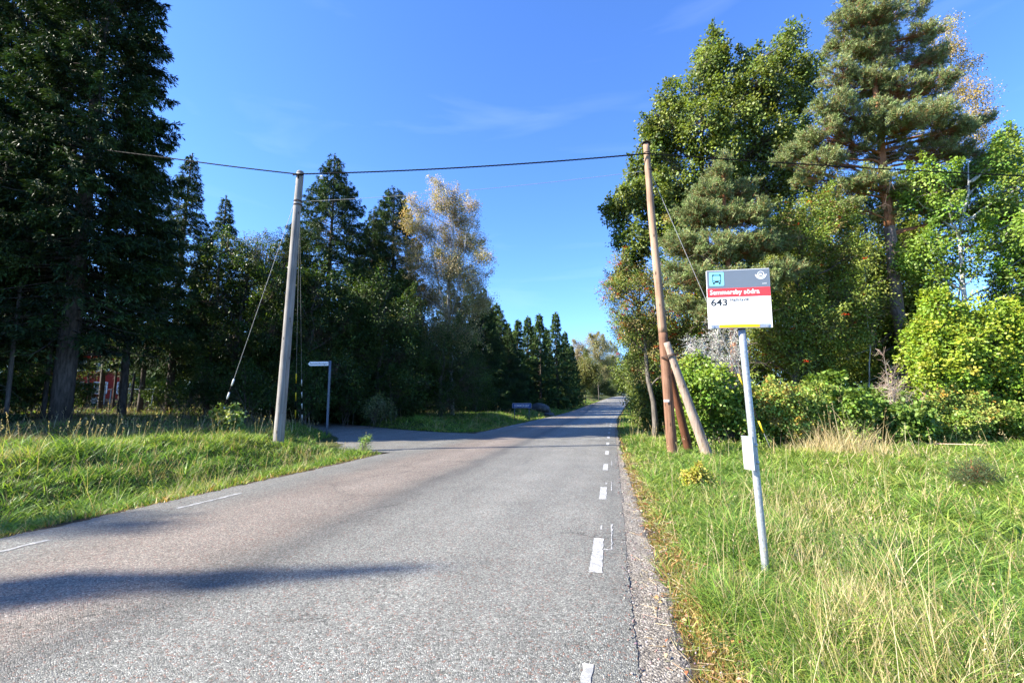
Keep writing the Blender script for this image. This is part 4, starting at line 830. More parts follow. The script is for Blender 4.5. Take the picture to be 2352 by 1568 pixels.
# thin bare stems among the right trees
for i, (pts, f, r, lb, mt) in enumerate([([(2000, 930), (1995, 780), (1985, 600)], 17.4, .035, 'thin pale stem left of the tall pine trunk', 'birch'), ([(2185, 950), (2195, 760), (2215, 600), (2225, 430)], 18.0, .05, 'slim white birch stem right of the tall pine trunk', 'birch'),
        ([(2120, 930), (2130, 780), (2150, 640)], 19.2, .06, 'grey stem close behind the tall pine trunk', 'bark'), ([(1705, 970), (1700, 860), (1688, 760)], 16.2, .07, 'flaky trunk standing right behind the bus stop sign', 'pbark')]):
    pp = np.array([P(x, y, f) for x, y in pts]); pp = np.concatenate([[[pp[0][0], pp[0][1], gz1(pp[0][0], pp[0][1])-.1]], pp]); tt = np.linspace(0, len(pp)-1, 14); q = np.stack([np.interp(tt, np.arange(len(pp)), pp[:, k]) for k in range(3)], 1)
    q[1:] += np.random.default_rng(i).normal(size=(13, 3))*.03
    mb = MB(); rr_ = np.random.default_rng(i+9); tube(mb, q, np.linspace(r, r*.35, 14), 7)
    j = rr_.integers(4, 14, 30); prisms(mb, q[j], q[j]+nrm(rr_.normal(size=(30, 3))+Z_*.5)*rr_.uniform(.3, 1.2, (30, 1)), .01, .003, (1, 1, 1))
    tag(mb.build('bare_tree', M[mt], origin=q[0]), lb, 'tree')
# ---- undergrowth on the right
bl('maple_sapling', 1625, 14.2, [(1590, 860, 34), (1630, 880, 40), (1600, 930, 40), (1660, 930, 44), (1700, 960, 40), (1620, 980, 36), (1680, 1000, 36), (1740, 980, 34), (1575, 890, 22), (1575, 985, 24), (1720, 1010, 26)], 'light green maple sapling behind the leaning pole props', 101, cols=((.14, .24, .035), (.18, .28, .04), (.24, .33, .05)), L=.11, Wr=.75, nleaf=34, spacing=.28, sig=.15, stems=1, trunk_r=.07, cat='sapling', gap=-.2, shoots=5)
RB = ((.19, .29, .055), (.24, .34, .065), (.27, .37, .08), (.36, .39, .09), (.15, .24, .05))
def bramble(seed, cols, Lf=.085, hh=1.0):
    r = np.random.default_rng(seed); lob = []
    for k in range(12): lob.append((np.array([r.uniform(-.75, .75), r.uniform(-.5, .5), r.uniform(.2, 1.45)*hh*r.uniform(.6, 1)]), r.uniform(.18, .42)))
    o = broad('bramble_bush', (0, 0, 0), lob, 'x', seed=seed, cols=cols, L=Lf, Wr=.8, nleaf=26, spacing=.20, sig=.10, stems=1, trunk_r=.03, cat='bush', gap=-.5, twig=.6, orient=.7, shoots=6)
    cm = MB()
    for k in range(14):
        a = np.array([r.uniform(-.7, .7), r.uniform(-.5, .4), -.05]); e = a+np.array([r.normal()*.2, r.normal()*.2-.1, r.uniform(.9, 1.7)*hh]); tube(cm, bez(a, (a+e)/2+r.normal(size=3)*.06, e, 5), np.linspace(.007, .003, 5), 4, (.30, .17, .07), cap=False)
    cm.build('cane', M['twig'], o)['kind'] = 'stuff'
    return o
br = [bramble(111, RB), bramble(112, RB+((.34, .30, .07), (.4, .28, .05)), .075), bramble(113, ((.11, .19, .035), (.15, .24, .045), (.2, .3, .06)), .12, .95), bramble(114, RB, .08, .8)]
spots = [(1745, 14.6, 1, 1.0, 'bramble bush left, in front of the flaky trunk and right of the props'), (1800, 14.5, 1, 1.05, 'bramble bush with yellowing leaves just right of the bus stop pole'), (1860, 14.4, 0, 1.1, 'dense bramble bush left behind the pale grass tussock'), (1920, 14.3, 0, 1.15, 'dense bramble bush straight behind the pale grass tussock'),
         (1975, 14.0, 2, 1.0, 'bramble bush with large leaves at the right of the pale grass tussock'), (2030, 14.1, 2, 1.0, 'large leaved bramble bush below the tall pine'), (2090, 14.6, 3, .9, 'low bramble bush before the dead brushwood'), (2150, 14.5, 3, 1.0, 'low bramble bush over the fallen pole'), (2215, 14.6, 1, .95, 'bramble bush with orange leaves below the bright maple bush'),
         (2280, 14.5, 0, .9, 'bramble bush in the right corner of the thicket'), (2345, 14.4, 3, 1.1, 'bramble bush at the right edge of the photo'), (1830, 15.6, 0, 1.35, 'tall bramble bush in the back row left of the thicket'), (1900, 15.7, 0, 1.4, 'tallest bramble bush in the back row of the thicket'), (1965, 15.8, 2, 1.35, 'tall bramble bush in the back row near the pine foot'),
         (2040, 15.7, 0, 1.1, 'bramble bush in the back row left of the brushwood'), (2130, 15.8, 2, 1.1, 'bramble bush in the back row right of the brushwood'), (2230, 16, 0, 1.1, 'bramble bush in the back row under the bright maple bush'), (2330, 16, 2, 1.2, 'bramble bush in the back row at the right edge'), (1700, 15.4, 2, 1.1, 'bramble bush in the back row left of the bus stop pole')]
first = [True]*4
for i, (x, f, k, sc, lb) in enumerate(spots):
    b = base_at(x, f, 1000)
    if first[k]: first[k] = False; o = br[k]; o.location = Vector(b); o.rotation_euler = (0, 0, i*.9); o.scale = (sc, sc, sc); o['label'] = lb; o['group'] = 'bramble bushes in the thicket'
    else: copy_tree(br[k], b, i*1.7, sc, label=lb, group='bramble bushes in the thicket')
deadbush('dead_shrub', base_at(1650, 15.4), px_lobes([(1610, 790, 40), (1650, 810, 50), (1690, 780, 40), (1625, 830, 40), (1670, 750, 40)], 15.4, rg), 'grey lichen covered dead shrub behind the pole props', 'dead shrub', 121, 22)
deadbush('brushwood_heap', base_at(2060, 15.0), px_lobes([(2040, 900, 50), (2075, 930, 50), (2030, 880, 40), (2100, 960, 50), (2060, 970, 40)], 15.0, rg), 'heap of dry brown brushwood at the foot of the tall pine', 'brushwood', 122, 26, ((.36, .28, .22), (.28, .21, .16), (.45, .37, .3)), .8, False)
# ---- undergrowth on the left
for i, (x, f, w, h, lb) in enumerate([(40, 21, 60, 60, 'shaded bush under the huge spruce at the left edge'), (470, 24, 60, 70, 'dark bush left of the striped guy wire'), (570, 22, 60, 55, 'dark bush at the foot of the striped guy wire'), (700, 24, 60, 60, 'dark bush behind the foot of the grey pole'),
        (800, 27, 60, 60, 'dark bush behind the arrow sign post'), (900, 28, 60, 60, 'dark bush across the side road'), (1000, 32, 60, 55, 'dark bush under the willow'), (1090, 36, 55, 50, 'dark bush at the right under the shaded spruce'), (1125, 50, 34, 30, 'dark bush left of the blue sign')]):
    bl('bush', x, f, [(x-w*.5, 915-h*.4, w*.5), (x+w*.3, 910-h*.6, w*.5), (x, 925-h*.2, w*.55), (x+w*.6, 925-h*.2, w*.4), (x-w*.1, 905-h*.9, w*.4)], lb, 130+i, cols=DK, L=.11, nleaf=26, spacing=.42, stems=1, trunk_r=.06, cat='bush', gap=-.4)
bl('leafy_tree', 290, 44, [(270, 790, 26), (300, 770, 30), (320, 810, 30), (285, 830, 26), (310, 850, 26), (340, 840, 24)], 'half lit leafy tree in the clearing right of the red house', 146, cols=MG_L, L=.13, nleaf=24, spacing=.55, trunk_r=.1, cat='broadleaf tree', gap=-.1)
bl('leafy_tree', 90, 46, [(60, 770, 34), (100, 790, 34), (130, 760, 30), (80, 840, 36), (120, 850, 30), (30, 820, 34)], 'half lit leafy tree in the clearing left of the red house', 147, cols=MG_L, L=.13, nleaf=24, spacing=.55, trunk_r=.1, cat='broadleaf tree', gap=-.1)
bl('leafy_tree', 440, 42, [(410, 800, 34), (440, 770, 36), (470, 810, 34), (430, 850, 34), (460, 860, 30)], 'half lit leafy tree behind the sunlit bush in the clearing', 148, cols=MG_L, L=.13, nleaf=24, spacing=.55, trunk_r=.1, cat='broadleaf tree', gap=-.1)
bl('leafy_tree', 200, 40, [(175, 765, 26), (230, 745, 30), (205, 790, 16), (262, 790, 24), (150, 810, 22), (185, 850, 20), (230, 855, 18), (280, 740, 26), (130, 750, 26)], 'sparse leafy tree half veiling the red house', 149, cols=MG_L, L=.12, nleaf=16, spacing=.5, trunk_r=.08, cat='broadleaf tree', gap=0)
for i, (x, f, w, h, lb) in enumerate([(70, 20, 60, 45, 'low dark tangle at the foot of the huge spruce'), (170, 22, 46, 34, 'low dark tangle right of the huge spruce trunk'), (430, 23, 56, 36, 'low dark tangle right of the stout dark trunks'), (-10, 19, 50, 50, 'low dark tangle at the very left edge under the spruces'), (120, 26, 50, 40, 'low dark tangle left in front of the red house'), (375, 25, 40, 22, 'low dark tangle before the sunlit bush in the clearing'), (520, 25, 50, 40, 'low dark tangle behind the foot of the striped guy wire')]):
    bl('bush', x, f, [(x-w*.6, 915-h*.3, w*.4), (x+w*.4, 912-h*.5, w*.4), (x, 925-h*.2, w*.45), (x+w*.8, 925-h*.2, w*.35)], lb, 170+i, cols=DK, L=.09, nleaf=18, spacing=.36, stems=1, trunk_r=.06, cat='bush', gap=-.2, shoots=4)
bl('bush', 380, 36, [(350, 890, 30), (385, 880, 34), (420, 890, 28), (365, 905, 24), (405, 905, 24)], 'sunlit yellow green bush in the clearing left of the guy wire', 141, cols=((.2, .3, .04), (.25, .34, .05)), L=.13, nleaf=30, spacing=.5, sig=.2, stems=1, trunk_r=.05, cat='bush', gap=-.6)
bl('bush', 530, 14.6, [(510, 955, 14), (530, 950, 16), (545, 962, 14), (520, 968, 14)], 'small broad leaved weed bush at the guy wire anchor', 142, cols=((.14, .22, .05), (.3, .34, .16)), L=.09, Wr=.9, nleaf=22, spacing=.2, sig=.08, stems=1, trunk_r=.02, cat='bush', gap=-1, twig=.5)
bl('weed_plant', 838, 13.6, [(832, 1014, 5), (841, 1008, 5), (847, 1016, 5), (838, 1022, 6)], 'leafy green weed at the corner of the side road', 143, cols=((.16, .27, .05), (.2, .32, .07)), L=.06, Wr=.3, nleaf=14, spacing=.13, shoots=1, sig=.06, stems=1, trunk_r=.015, cat='weed', gap=-2, twig=.4)
bl('bush', 865, 25.5, [(850, 935, 18), (872, 925, 18), (890, 940, 16), (862, 945, 16)], 'light leaved bush in the grass across the side road', 144, cols=((.13, .17, .06), (.18, .2, .09)), L=.09, nleaf=20, spacing=.3, sig=.12, stems=1, trunk_r=.03, cat='bush', gap=-.6)
# bare trunks standing in the shaded wood
rr_ = np.random.default_rng(55)
tl = ['straight dark trunk left of the red house', 'thin dark trunk in front of the red house', 'pair member dark trunk right of the white garden gate, left one', 'stout dark trunk right of the white garden gate', 'leaning thin trunk between the gate and the sunlit bush', 'dark trunk right of the sunlit bush', 'pale birch trunk deep in the wood beside the guy wire', 'grey trunk at the far left edge']
for i, ((x, f, r, ln, mt), lb) in enumerate(zip([(95, 19, .09, 8, 'sbark'), (228, 26, .13, 9, 'sbark'), (262, 27, .07, 8, 'sbark'), (326, 26, .14, 9, 'sbark'), (302, 30, .08, 8, 'sbark'), (470, 27, .1, 9, 'sbark'), (540, 30, .08, 10, 'birch'), (12, 17, .08, 8, 'bark')], tl)):
    b = base_at(x, f, sink=.1); q = np.array([b+Z_*t*ln+np.array([.25*math.sin(t*3+i)*t, .1*math.cos(t*4+i), 0]) for t in np.linspace(0, 1, 12)])
    mb = MB(); tube(mb, q, np.linspace(r, r*.5, 12), 7, wob=.05, rng=rr_); j = rr_.integers(2, 12, 40); prisms(mb, q[j], q[j]+nrm(rr_.normal(size=(40, 3)))*rr_.uniform(.3, 1.5, (40, 1)), .012, .003, (1, 1, 1))
    tag(mb.build('bare_tree', M[mt], origin=b), lb, 'tree')
# trees behind the photographer, whose shadows fall over the near road
copy_tree(s4, (-25.5, -6.2, .8), .5, (.27, .27, .86), label='spruce left behind the photographer casting the long shadow on the near road')
copy_tree(s3, (-23.0, -3.2, .8), .9, (.5, .5, .75), label='smaller spruce left behind the photographer')
copy_tree(birch, (-27.5, -4.4, .8), 1.0, (.55, .55, .85), label='thin birch left behind the photographer, its shade dappling the near road', cat='birch tree')
copy_tree(s3, (-31, 3.2, .9), .2, .92, label='spruce beyond the left edge whose shadow stripes the bank')
copy_tree(s2, (-36, 6.5, .9), 1.2, 1.05, label='second spruce beyond the left edge')
copy_tree(s2, (-26.5, 6.6, .8), 2.2, .82, label='spruce nearest beyond the left edge of the photo')
copy_tree(s2, (-28.5, 9.4, .8), 3.2, .95, label='spruce in the row beyond the left edge, behind the nearest')
copy_tree(s6, (-24.5, 11.2, .8), 4.2, .9, label='spruce just beyond the left edge beside the shaded trunks')
for i_, (x_, f_, sc_, lb_) in enumerate([(1120, 50, .95, 'shaded spruce hidden in the row behind the dark pair'), (1098, 56, 1.1, 'shaded spruce farther back in the row behind the dark pair'), (1128, 62, 1.05, 'spruce in the back of the row left of the far group'), (1168, 54, .75, 'low spruce filling the gap left of the far group'), (1075, 48, 1.05, 'spruce under the right side of the autumn birch')]):
    copy_tree(s7, base_at(x_, f_), i_*1.1, sc_, label=lb_)
# low wood far off closing the horizon
def far_wood():
    rng = np.random.default_rng(5); mb = MB(); n = 90
    ang = np.concatenate([rng.uniform(-1.25, .12, 60), rng.uniform(.28, 1.25, 30)]); dist = rng.uniform(115, 190, n)
    for a, d in zip(ang, dist):
        p = (math.cos(a)*F_+math.sin(a)*R_)*d; H = rng.uniform(10, 14); g0 = gz1(p[0], p[1]); m = 900
        t = rng.random(m)**.8; az = rng.uniform(0, 6.28, m); r = (1-t)**.8*2.8*rng.uniform(.3, 1, m)
        q = np.stack([p[0]+np.cos(az)*r, p[1]+np.sin(az)*r, g0+t*H], -1); c = pal(((.02, .045, .015), (.035, .06, .02)), m, rng)
        leaves(mb, q, np.stack([np.cos(az), np.sin(az), -.4+0*az], -1), Z_+rng.normal(size=(m, 3))*.5, 1.0, .5, c)
    tag(mb.build('far_wood', M['needle']), 'dark wood far behind the roadside trees', 'wood', kind='stuff')
far_wood()

# ================================================================== MAN MADE THINGS
def frame(tl, tr, bl_, br_):
    """plane through four corners -> matrix with x right, y up, z toward viewer; width, height"""
    c = (tl+tr+bl_+br_)/4; x = nrm((tr+br_)-(tl+bl_)); y = (tl+tr)-(bl_+br_); w = (np.linalg.norm(tr-tl)+np.linalg.norm(br_-bl_))/2; h = (np.linalg.norm(tl-bl_)+np.linalg.norm(tr-br_))/2
    y = nrm(y-x*np.dot(x, y)); z = np.cross(x, y); Mt = Matrix(((x[0], y[0], z[0], c[0]), (x[1], y[1], z[1], c[1]), (x[2], y[2], z[2], c[2]), (0, 0, 0, 1)))
    return Mt, w, h
def child(o, root, Mw):
    o.parent = root; o.matrix_local = root.matrix_basis.inverted() @ Mw; return o
FLATN = ('wall', 'roof', 'chimney', 'window_frame', 'pane', 'corner_board', 'frame', 'panel', 'railing', 'number_plate', 'tin_cap')
def flat_poly(pts, z0, z1):
    n = len(pts); v = [(x, y, z0) for x, y in pts]+[(x, y, z1) for x, y in pts]
    me = bpy.data.meshes.new('m'); me.from_pydata(v, [], [tuple(range(n))[::-1], tuple(range(n, 2*n))]+[(i, (i+1) % n, n+(i+1) % n, n+i) for i in range(n)]); return me
def rrect(x0, y0, x1, y1, r, k=5):
    out = []
    for cx, cy, a in ((x1-r, y1-r, 0), (x0+r, y1-r, 90), (x0+r, y0+r, 180), (x1-r, y0+r, 270)):
        for j in range(k+1): t = math.radians(a+90*j/k); out.append((cx+r*math.cos(t), cy+r*math.sin(t)))
    return out
def arc(cx, cy, r0, r1, a0, a1, k=24):
    o = [(cx+r1*math.cos(math.radians(a0+(a1-a0)*j/k)), cy+r1*math.sin(math.radians(a0+(a1-a0)*j/k))) for j in range(k+1)]
    return o+[(cx+r0*math.cos(math.radians(a1-(a1-a0)*j/k)), cy+r0*math.sin(math.radians(a1-(a1-a0)*j/k))) for j in range(k+1)]
def poly_obj(name, polys, z0, z1, mat, root, Mw, parent=None):
    bmv, bmf = [], []
    for pts in polys:
        me = flat_poly(pts, z0, z1); off = len(bmv); bmv += [tuple(v.co) for v in me.vertices]; bmf += [tuple(i+off for i in p.vertices) for p in me.polygons]; bpy.data.meshes.remove(me)
    me = bpy.data.meshes.new(name); me.from_pydata(bmv, [], bmf); me.materials.append(mat); me.update()
    o = bpy.data.objects.new(name, me); COL.objects.link(o)
    if parent is None: return child(o, root, Mw)
    o.parent = parent; return o
def text_obj(name, body, size, x, y, z, mat, root, Mw, bold=0.0, parent=None, width=None, sp=1.0, align='LEFT'):
    cu = bpy.data.curves.new(name, 'FONT'); cu.body = body; cu.size = size; cu.offset = bold; cu.extrude = .0004; cu.space_character = sp; cu.align_x = align; cu.resolution_u = 4
    to = bpy.data.objects.new(name, cu); COL.objects.link(to); bpy.context.view_layer.update()
    me = bpy.data.meshes.new_from_object(to.evaluated_get(bpy.context.evaluated_depsgraph_get())); bpy.data.objects.remove(to)
    vs = np.array([v.co[:] for v in me.vertices]); s = 1.0
    if width: s = width/(vs[:, 0].max()-vs[:, 0].min()); vs[:, 0] = (vs[:, 0]-(vs[:, 0].min() if align == 'LEFT' else 0))*s
    vs += np.array([x, y, z]); me.vertices.foreach_set('co', vs.astype(np.float32).ravel()); me.materials.clear(); me.materials.append(mat); me.update()
    o = bpy.data.objects.new(name, me); COL.objects.link(o)
    if parent is None: return child(o, root, Mw)
    o.parent = parent; return o
I4 = Matrix.Identity(4)
def sag(a, b, s, n=24):
    t = np.linspace(0, 1, n)[:, None]; p = a*(1-t)+b*t; p[:, 2] -= (4*s*t*(1-t))[:, 0]; return p
# ---- bus stop sign
FW = 4.02
tl, tr, bl2, br2 = P(1620, 623, 4.06), P(1764, 616, 3.95), P(1629, 755, 4.06), P(1776.5, 752, 3.95)
Mp, pw_, ph_ = frame(tl, tr, bl2, br2)
pb_ = P(1761, 1330, FW); pt_ = P(1703, 752, FW+.03); pb_[2] = gz1(pb_[0], pb_[1])
# extend the line of the pole down to the ground
dv = pt_-P(1760, 1320, FW); k = (gz1(pb_[0], pb_[1])-.15-pt_[2])/dv[2]; pb2 = pt_+dv*k
stop = empty('bus_stop_sign', (pb2[0], pb2[1], gz1(pb2[0], pb2[1])), 'bus stop sign reading Semmersby södra 643 on a leaning galvanised pole', 'bus stop sign')
def wm(mb, name, mat, root, smooth=False):
    o = mb.build(name, mat, None, smooth, flat=name in FLATN); return child(o, root, I4)
bpy.context.view_layer.update()
mb = MB(); tube(mb, np.array([pb2+(pt_-pb2)*t for t in np.linspace(0, 1.0, 12)]), .030, 20); wm(mb, 'pole', M['galv'], stop, True)
mb = MB(); nz = np.array(Mp.col[2])[:3]; up_ = nrm(pt_-pb2)
w2, h2 = pw_/2, ph_/2
panel = poly_obj('panel', [rrect(-w2, -h2, w2, h2, .006)], -.006, .006, M['white'], stop, Mp)
b1 = .004
poly_obj('header_band', [[(-w2+b1, h2-.163*ph_*1.93), (w2-b1, h2-.163*ph_*1.93), (w2-b1, h2-b1), (-w2+b1, h2-b1)]], .006, .0075, M['slate'], stop, None, panel)
yr0, yr1 = h2-.465*ph_, h2-.163*ph_*1.93-.0
poly_obj('name_band', [[(-w2+b1*.4, yr0), (w2-b1*.4, yr0), (w2-b1*.4, yr1-.001), (-w2+b1*.4, yr1-.001)]], .006, .0078, M['red'], stop, None, panel)
bw = .235*pw_; bx0 = -w2+.045*pw_; by1 = h2-.035*ph_; by0 = by1-.235*ph_
pic = poly_obj('pictogram', [rrect(bx0, by0, bx0+bw, by1, .008)], .0075, .009, M['cyan'], stop, None, panel)
cx, cy = bx0+bw/2, (by0+by1)/2; hw_, hh_ = bw*.30, (by1-by0)*.36
poly_obj('bus_symbol', [rrect(cx-hw_, cy-hh_*.75, cx+hw_, cy+hh_, .008), [(cx-hw_*.85, cy-hh_*1.08), (cx-hw_*.5, cy-hh_*1.08), (cx-hw_*.5, cy-hh_*.7), (cx-hw_*.85, cy-hh_*.7)], [(cx+hw_*.5, cy-hh_*1.08), (cx+hw_*.85, cy-hh_*1.08), (cx+hw_*.85, cy-hh_*.7), (cx+hw_*.5, cy-hh_*.7)]], .009, .0098, M['ink'], stop, None, pic)
poly_obj('bus_window', [rrect(cx-hw_*.84, cy-hh_*.32, cx+hw_*.84, cy+hh_*.62, .006), rrect(cx-hw_*.66, cy+hh_*.74, cx+hw_*.66, cy+hh_*.86, .001), rrect(cx-hw_*.84, cy-hh_*.62, cx-hw_*.45, cy-hh_*.46, .001), rrect(cx+hw_*.45, cy-hh_*.62, cx+hw_*.84, cy-hh_*.46, .001)], .0098, .0106, M['cyan'], stop, None, pic)
lx, ly, lr = w2-.135*pw_, h2-.105*ph_, .085*pw_
logo = poly_obj('logo', [arc(lx, ly+lr*.1, lr*.50, lr*.60, 0, 180), arc(lx, ly+lr*.1, lr*.50, lr*.60, 180, 360), arc(lx, ly+lr*.1, lr*.72, lr*.82, 185, 355), arc(lx, ly+lr*.1, lr*.94, lr*1.04, 180, 360)], .0075, .009, M['white'], stop, None, panel)
text_obj('logo_lettering', 'SL', .022, lx-lr*.36, ly-lr*.08, .0082, M['white'], stop, None, .0009, panel, lr*.7)
text_obj('stop_number', '64323', .011, w2-.12*pw_, h2-.265*ph_, .0082, M['white'], stop, None, .0002, panel, .068*pw_)
text_obj('stop_name', 'Semmersby södra', .060, -w2+.045*pw_, yr0+.045*ph_, .0084, M['white'], stop, None, .0010, panel, .785*pw_)
text_obj('line_number', '643', .085, -w2+.055*pw_, yr0-.145*ph_, .0066, M['ink'], stop, None, .0016, panel, .26*pw_)
text_obj('destination', 'Hallstavik', .041, -w2+.365*pw_, yr0-.076*ph_, .0066, M['ink'], stop, None, .0006, panel, .30*pw_, 1.05)
poly_obj('bottom_rail', [[(-w2+.04*pw_, -h2+.003), (w2-.04*pw_, -h2+.003), (w2-.04*pw_, -h2+.065*ph_), (-w2+.04*pw_, -h2+.065*ph_)]], .006, .010, M['steel'], stop, None, panel)
poly_obj('amber_strip', [[(-w2+.17*pw_, -h2+.006), (w2-.20*pw_, -h2+.006), (w2-.20*pw_, -h2+.06*ph_), (-w2+.17*pw_, -h2+.06*ph_)]], .010, .0115, M['amber'], stop, None, panel)
for sx in (-1, 1): poly_obj('bolt', [arc(sx*(w2-.075*pw_), -h2+.033*ph_, 0.0001, .008, 0, 359, 12)], .010, .015, M['steel'], stop, None, panel)
mb = MB(); tube(mb, np.array([pt_-up_*.02, pt_+up_*.0, pt_+up_*.02]), .034, 14); wm(mb, 'clamp', M['iron'], stop)
# timetable case
Mt_, tw, th = frame(P(1703.3, 1001.2, 4.0), P(1727.5, 1003.2, 3.90), P(1710.5, 1076.1, 4.0), P(1735.5, 1080.6, 3.90))
case = poly_obj('timetable_case', [rrect(-tw/2, -th/2, tw/2, th/2, .004)], -.014, .004, M['steel'], stop, Mt_)
poly_obj('timetable_sheet', [rrect(-tw/2+.006, -th/2+.007, tw/2-.006, th/2-.009, .002)], .004, .006, M['white'], stop, None, case)
poly_obj('top_clip', [[(-tw/2-.003, th/2-.006), (tw/2+.003, th/2-.006), (tw/2+.003, th/2+.004), (-tw/2-.003, th/2+.004)]], -.016, .008, M['steel'], stop, None, case)
for yy in (1022, 1062):
    c = pb2+(pt_-pb2)*((P(1730, yy, FW)[2]-pb2[2])/(pt_[2]-pb2[2])); mb = MB(); tube(mb, np.array([c-up_*.012, c+up_*.012]), .034, 14); wm(mb, 'strap', M['galv'], stop)
# ---- grey utility pole
def pole_pts(b, t, n=30, wob=.02, seed=0):
    r = np.random.default_rng(seed); s = np.linspace(0, 1, n)[:, None]; p = b*(1-s)+t*s; p[:, 0] += wob*np.sin(s[:, 0]*5+seed)*s[:, 0]; return p
FL = 13.75
gb = P(640, 1000, FL); gb[2] = gz1(gb[0], gb[1])-.3; gt = P(690, 397, FL)
up1 = empty('utility_pole', (gb[0], gb[1], gb[2]+.3), 'weathered grey wooden utility pole on the left verge', 'utility pole')
mb = MB(); tube(mb, pole_pts(gb, gt, 40, .015, 1), np.linspace(.152, .108, 40), 18, wob=.012); wm(mb, 'shaft', M['polegrey'], up1, True)
mb = MB(); dn = nrm(gt-gb); tube(mb, np.array([gt-dn*.02, gt+dn*.04]), [.113, .095], 16); wm(mb, 'pole_cap', M['polegrey'], up1)
bandp = gb+(gt-gb)*((P(685, 463, FL)[2]-gb[2])/(gt[2]-gb[2]))
for dz in (0, -.12):
    mb = MB(); c = bandp+Z_*dz; tube(mb, np.array([c-Z_*.015, c+Z_*.015]), .135, 16); wm(mb, 'iron_band', M['iron'], up1)
mb = MB(); hk = gb+(gt-gb)*((P(688, 405, FL)[2]-gb[2])/(gt[2]-gb[2])); tube(mb, np.array([hk-R_*.19-F_*.08, hk-F_*.14, hk+R_*.15-F_*.08]), .022, 8); tube(mb, np.array([hk-F_*.13, hk-F_*.13-Z_*.14]), .02, 6); wm(mb, 'cable_hook', M['black'], up1)
def guy(root, a, b, mats, sleeve, r=.009, sr=.016, anchor=True):
    n = 22; pp = np.array([a+(b-a)*t for t in np.linspace(0, 1, n)]); mb = MB(); tube(mb, pp, r, 6); wm(mb, 'guy_wire', M['wire'], root)
    s0, s1, k = sleeve; 
    for j in range(k):
        t0 = s0+(s1-s0)*j/k; t1 = s0+(s1-s0)*(j+1)/k; mb = MB(); tube(mb, np.array([a+(b-a)*t0, a+(b-a)*t1]), sr*(1.0 if j % 2 == 0 else .75), 8); wm(mb, 'marker_sleeve', M[mats[j % 2]], root)
ga = P(494, 952, 14.6); ga[2] = gz1(ga[0], ga[1])-.05
guy(up1, bandp-R_*.1, ga, ('whitep', 'black'), (.745, .965, 8), .007, .024)
ge = P(681, 930, 20.5); ge[2] = gz1(ge[0], ge[1]); guy(up1, bandp+F_*.12, ge, ('yellow', 'black'), (.70, .95, 5), .007, .022)
ge = P(697, 932, 20.8); ge[2] = gz1(ge[0], ge[1]); guy(up1, bandp+F_*.12-Z_*.1, ge, ('whitep', 'black'), (.72, .95, 7), .006, .020)
# ---- brown utility pole with two props
FR = 12.45
rb = P(1546, 1048, FR); rb[2] = gz1(rb[0], rb[1])-.3; rt = P(1484, 332, FR)
up2 = empty('utility_pole', (rb[0], rb[1], rb[2]+.3), 'brown wooden utility pole held by two leaning props', 'utility pole')
kx = [(1546, 1048), (1530, 850), (1516, 690), (1497, 500), (1484, 332)]; kp = np.array([P(x, y, FR) for x, y in kx]); kp[0] = rb
def along(kp, n): t = np.linspace(0, len(kp)-1, n); return np.stack([np.interp(t, np.arange(len(kp)), kp[:, i]) for i in range(3)], 1)
pp = along(kp, 48); pp[2:-2] = (pp[:-4]+pp[1:-3]+pp[2:-2]+pp[3:-1]+pp[4:])/5; rad = np.linspace(.140, .083, 48); ks = np.random.default_rng(6); rad = rad*(1+.05*(ks.random(48) > .85))
k1 = 18
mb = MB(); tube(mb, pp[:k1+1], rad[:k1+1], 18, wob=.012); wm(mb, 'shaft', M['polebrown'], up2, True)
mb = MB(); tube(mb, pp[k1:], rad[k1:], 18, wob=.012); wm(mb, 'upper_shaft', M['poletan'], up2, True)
mb = MB(); t_ = pp[-1]; v = [t_+R_*.12*a+F_*.10*b+Z_*(.02+.035*(1-abs(a)))+Z_*dz for dz in (0, .012) for a, b in ((-1, -1), (0, -1), (1, -1), (1, 1), (0, 1), (-1, 1))]
mb.add(v, [[0, 1, 4, 5], [1, 2, 3, 4], [6, 11, 10, 7], [7, 10, 9, 8], [0, 6, 7, 1], [1, 7, 8, 2], [2, 8, 9, 3], [3, 9, 10, 4], [4, 10, 11, 5], [5, 11, 6, 0]]); wm(mb, 'tin_cap', M['iron'], up2)
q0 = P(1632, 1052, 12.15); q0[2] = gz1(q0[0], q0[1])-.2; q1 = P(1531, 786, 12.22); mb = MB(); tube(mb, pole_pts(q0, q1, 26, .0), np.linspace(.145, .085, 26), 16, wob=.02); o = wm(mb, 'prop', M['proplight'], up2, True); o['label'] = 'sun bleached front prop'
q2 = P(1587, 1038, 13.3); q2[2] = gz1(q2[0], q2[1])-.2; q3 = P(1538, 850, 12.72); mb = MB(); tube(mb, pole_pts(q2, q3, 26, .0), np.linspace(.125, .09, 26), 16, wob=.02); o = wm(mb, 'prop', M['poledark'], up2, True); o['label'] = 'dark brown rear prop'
c = P(1531, 818, FR); mb = MB()
th_ = np.linspace(0, 6.283, 30)
for dz in (0, .03): tube(mb, np.array([c+R_*(.06+.22*math.cos(t))-F_*(.10+.26*math.sin(t))+Z_*(dz+.06*math.cos(t)) for t in th_]), .012, 6)
wm(mb, 'iron_band', M['iron'], up2)
for yy, dx in ((352, 0), (392, 0)):
    c = P(1486+(yy-352)*.1, yy, FR); mb = MB(); tube(mb, np.array([c-Z_*.012, c+Z_*.012]), .098, 14); wm(mb, 'iron_band', M['iron'], up2)
c = P(1531, 920, FR-.145); Mt2 = Matrix.Translation(Vector(c)); mb = MB(); box(mb, (0, 0, 0), (.14, .012, .065), np.array(Matrix.Translation(Vector(c)) @ Matrix.Rotation(YAW, 4, 'Z'))); wm(mb, 'number_plate', M['whitep'], up2)
